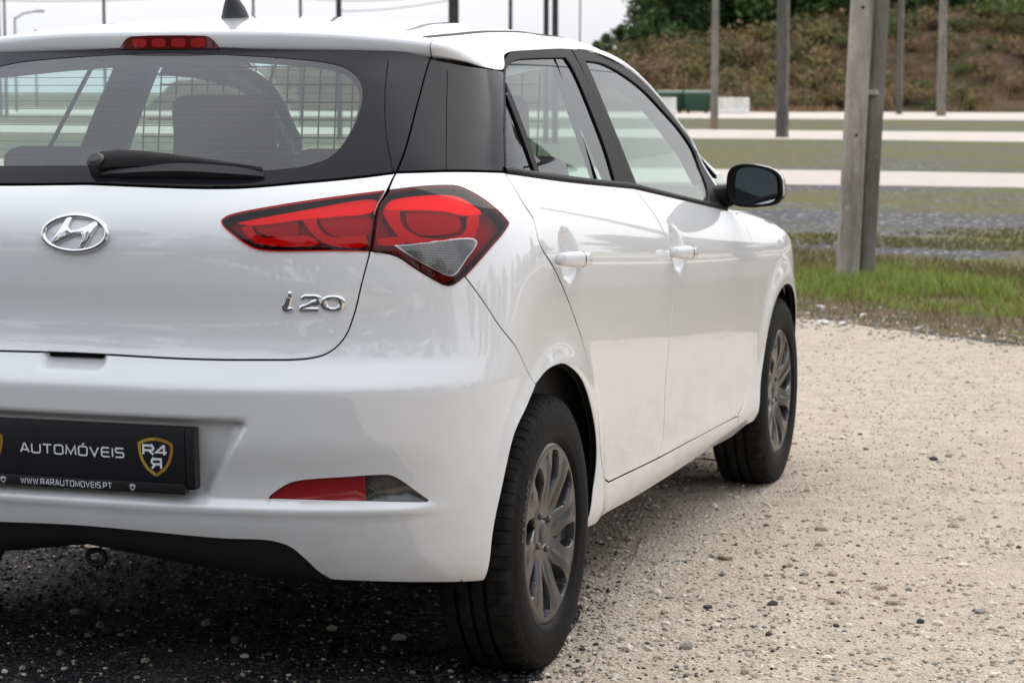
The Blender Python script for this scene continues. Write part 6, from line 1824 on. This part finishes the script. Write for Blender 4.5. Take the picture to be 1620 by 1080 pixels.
while n_s < 230:
    px_ = rng.uniform(960, 1660); d_ = rng.uniform(153, 180); u_ = px2u(px_, d_)
    t = (d_ - 152) / 28
    right = px_ > 1460
    pr_ = np.array([.34, .44, .19, .03]) if not right else np.array([.42, .28, .10, .20])
    if px_ > 1400 and t < .5: pr_ = np.array([.16, .58, .10, .16])
    if px_ > 1400 and t < .55 and rng.random() < .55: continue
    if t > .6: pr_ = pr_ * np.array([1.5, .7, .8, 1.2])
    j = int(rng.choice(4, p=pr_ / pr_.sum())); k = int(rng.integers(2)); s_ = rng.uniform(.6, 1.45) * (1 + .45 * t) * (.62 if j == 3 and t < .5 else 1)
    loc = bank_at(u_, d_); rz = rng.uniform(0, 6.28); gp_ = kinds[j][0].replace('_', ' ') + 's on the bank'
    if (j, k) not in su:
        su[(j, k)] = 1; o = shr[j][k]; o.location = loc; o.scale = (s_ * 1.25, s_ * 1.25, s_); tag(o, kinds[j][2], 'shrub', gp_)
    else:
        o = copy_tree(shr[j][k], loc, rz, s_); o.scale = (s_ * 1.25, s_ * 1.25, s_)
        tag(o, kinds[j][2], 'shrub', gp_)
    n_s += 1
# larger bushes that stand out
for px_, d_, s_, j, lb in ((1562, 173, 2.3, 3, 'large fresh green bush beside the mesh fence, wider of the two'), (1607, 170, 2.5, 3, 'large fresh green bush farthest along the bank past the mesh fence'), (1512, 175, 1.9, 0, 'large olive bush just before the mesh fence on the bank'), (1215, 171, 1.8, 0, 'large olive bush behind the lichened twin pole on the bank'), (1170, 168, 1.5, 2, 'large yellowing bush above the white concrete barrier'), (1455, 176, 2.0, 3, 'large fresh green bush near the leafless grey tree')):
    o = copy_tree(shr[j][0], bank_at(px2u(px_, d_), d_), px_ * .7, s_, lb); o.scale = (s_ * 1.2, s_ * 1.2, s_)
    tag(o, lb, 'bush')
    if 'group' in o: del o['group']
# dry ground cover on the bank
n = 26000
px_ = rng.uniform(900, 1680, n); d_ = rng.uniform(151, 178, n); u_ = (px_ - 810) / 3604 * d_
z_ = bank_h(u_, d_); x = CAM_LOC.x + RH.x * u_ + FH.x * d_; y = CAM_LOC.y + RH.y * u_ + FH.y * d_
k = fbm(x * .3, y * .3, 3, 55) > .42
x, y, z_ = x[k], y[k], z_[k]
A = rng.uniform(0, 6.28, len(x)); hgt = rng.uniform(.15, .55, len(x)); w_ = .09
V = np.stack([np.stack([x - np.cos(A) * w_, y - np.sin(A) * w_, z_ - .1], -1), np.stack([x + np.cos(A) * w_, y + np.sin(A) * w_, z_ - .1], -1), np.stack([x + rng.normal(0, .15, len(x)), y + rng.normal(0, .15, len(x)), z_ + hgt], -1)], 1).reshape(-1, 3)
fast_mesh('bank_ground_cover', V, np.arange(len(V)).reshape(-1, 3), leaf_mat('bank_cover', (0.1456, 0.0946, 0.0546), (0.2730, 0.1784, 0.1056), (0.3094, 0.2548, 0.1092)), 'brown dry undergrowth covering the slope of the bank', cat='undergrowth')
# bare grey tree
def bare_tree(pos, h, label):
    r = np.random.default_rng(5); p = empty('bare_tree', pos); tag(p, label, 'tree'); m = MB(); tw = MB()
    def grow(q, dr, ln, rad, dep):
        e = q + dr * ln
        (m if dep < 2 else tw).tube([q, q.lerp(e, .5) + Vector(r.normal(0, .04, 3)) * ln, e], [rad, rad * .8, rad * .6], 5 if dep else 8)
        if dep >= 5: return
        for k in range(3 if dep else 6):
            nd = (dr + Vector(r.normal(0, .55, 3)) + Vector((0, 0, .12))).normalized(); grow(q.lerp(e, r.uniform(.55, 1)), nd, ln * r.uniform(.6, .8), rad * .55, dep + 1)
    grow(Vector((0, 0, -.2)), Vector((0, 0, 1)), h * .3, .09, 0)
    mt = pmat('grey_twigs', (.20, .18, .16), .95)
    m.build('trunk', mt, p); tw.build('twigs', mt, p)
bare_tree(bank_at(px2u(1418, 176), 176), 6.2, 'leafless pale grey tree on top of the bank before dark evergreens')
# chain-link fence panel on the crest
p = empty('mesh_fence', bank_at(px2u(1530, 178), 178), YAW); tag(p, 'grey mesh fence panel on posts at the top of the bank', 'fence')
M['fence'] = pmat('fence_grey', (.13, .14, .15), .6, metal=.4)
for x in (-.8, .8):
    m = MB(); m.tube([(x, 0, -.3), (x, 0, 2.3)], .05, 8); m.build('post', M['fence'], p)
m = MB()
for k in range(22): m.tube([(-.8 + 1.6 * k / 21, 0, .9), (-.8 + 1.6 * k / 21, 0, 2.2)], .018, 4)
for k in range(12): m.tube([(-.8, 0, .95 + .11 * k), (.8, 0, .95 + .11 * k)], .012, 4)
m.build('wire_mesh', M['fence'], p)

# ---- trees behind the photographer: seen in the door mirror and in the paint
back = [make_tree('broad_tree', 500 + k, 9.0, 3.6, 0, [M['pine_b'], M['greenleaf']] if k == 0 else [M['pine_a'], M['pine_b']], n_cl=36, size=.22, dens=60, crown_lo=.12, trunk=.2) for k in range(2)]
bl_ = 'broad leafy tree in the row behind the car, mirrored in the door mirror'
first = [True, True]
for i, (u_, d_, s_) in enumerate(((-24, -9, 1.15), (-19, -13, 1.25), (-13, -15, 1.2), (-7.5, -16.5, 1.3), (-2, -17, 1.2), (4, -17, 1.3), (10, -17, 1.15), (16, -16, 1.25), (22, -14, 1.1))):
    k = i % 2
    if first[k]:
        first[k] = False; o = back[k]; o.location = lot(u_, d_); o.scale = (s_, s_, s_); tag(o, bl_, 'tree', 'trees behind the car')
    else: copy_tree(back[k], lot(u_, d_), i * 1.3, s_, bl_, 'trees behind the car')['category'] = 'tree'

# ---- trees along the right side of the lot: their band shows in the doors
for i in range(13):
    u_, d_ = 52 + 6 * math.sin(i * 1.7), -14 + i * 6.8
    o = copy_tree(pines[i % 3], lot(u_, d_), i * 2.1, 1.0 + .25 * math.sin(i * 2.7), 'dark evergreen in the row along the side of the lot, mirrored in the doors', 'evergreens along the side of the lot'); o['category'] = 'tree'
for i in range(16):
    t_ = i / 15; u_, d_ = 62 + 50 * t_ + 4 * math.sin(i * 2.3), 152 - 70 * t_
    o = copy_tree(pines[i % 3], lot(u_, d_), i * 1.1, 1.25 + .3 * math.sin(i * 3.1), 'tall evergreen beyond the side of the lot, mirrored in the front side window', 'evergreens mirrored in the side windows'); o['category'] = 'tree'
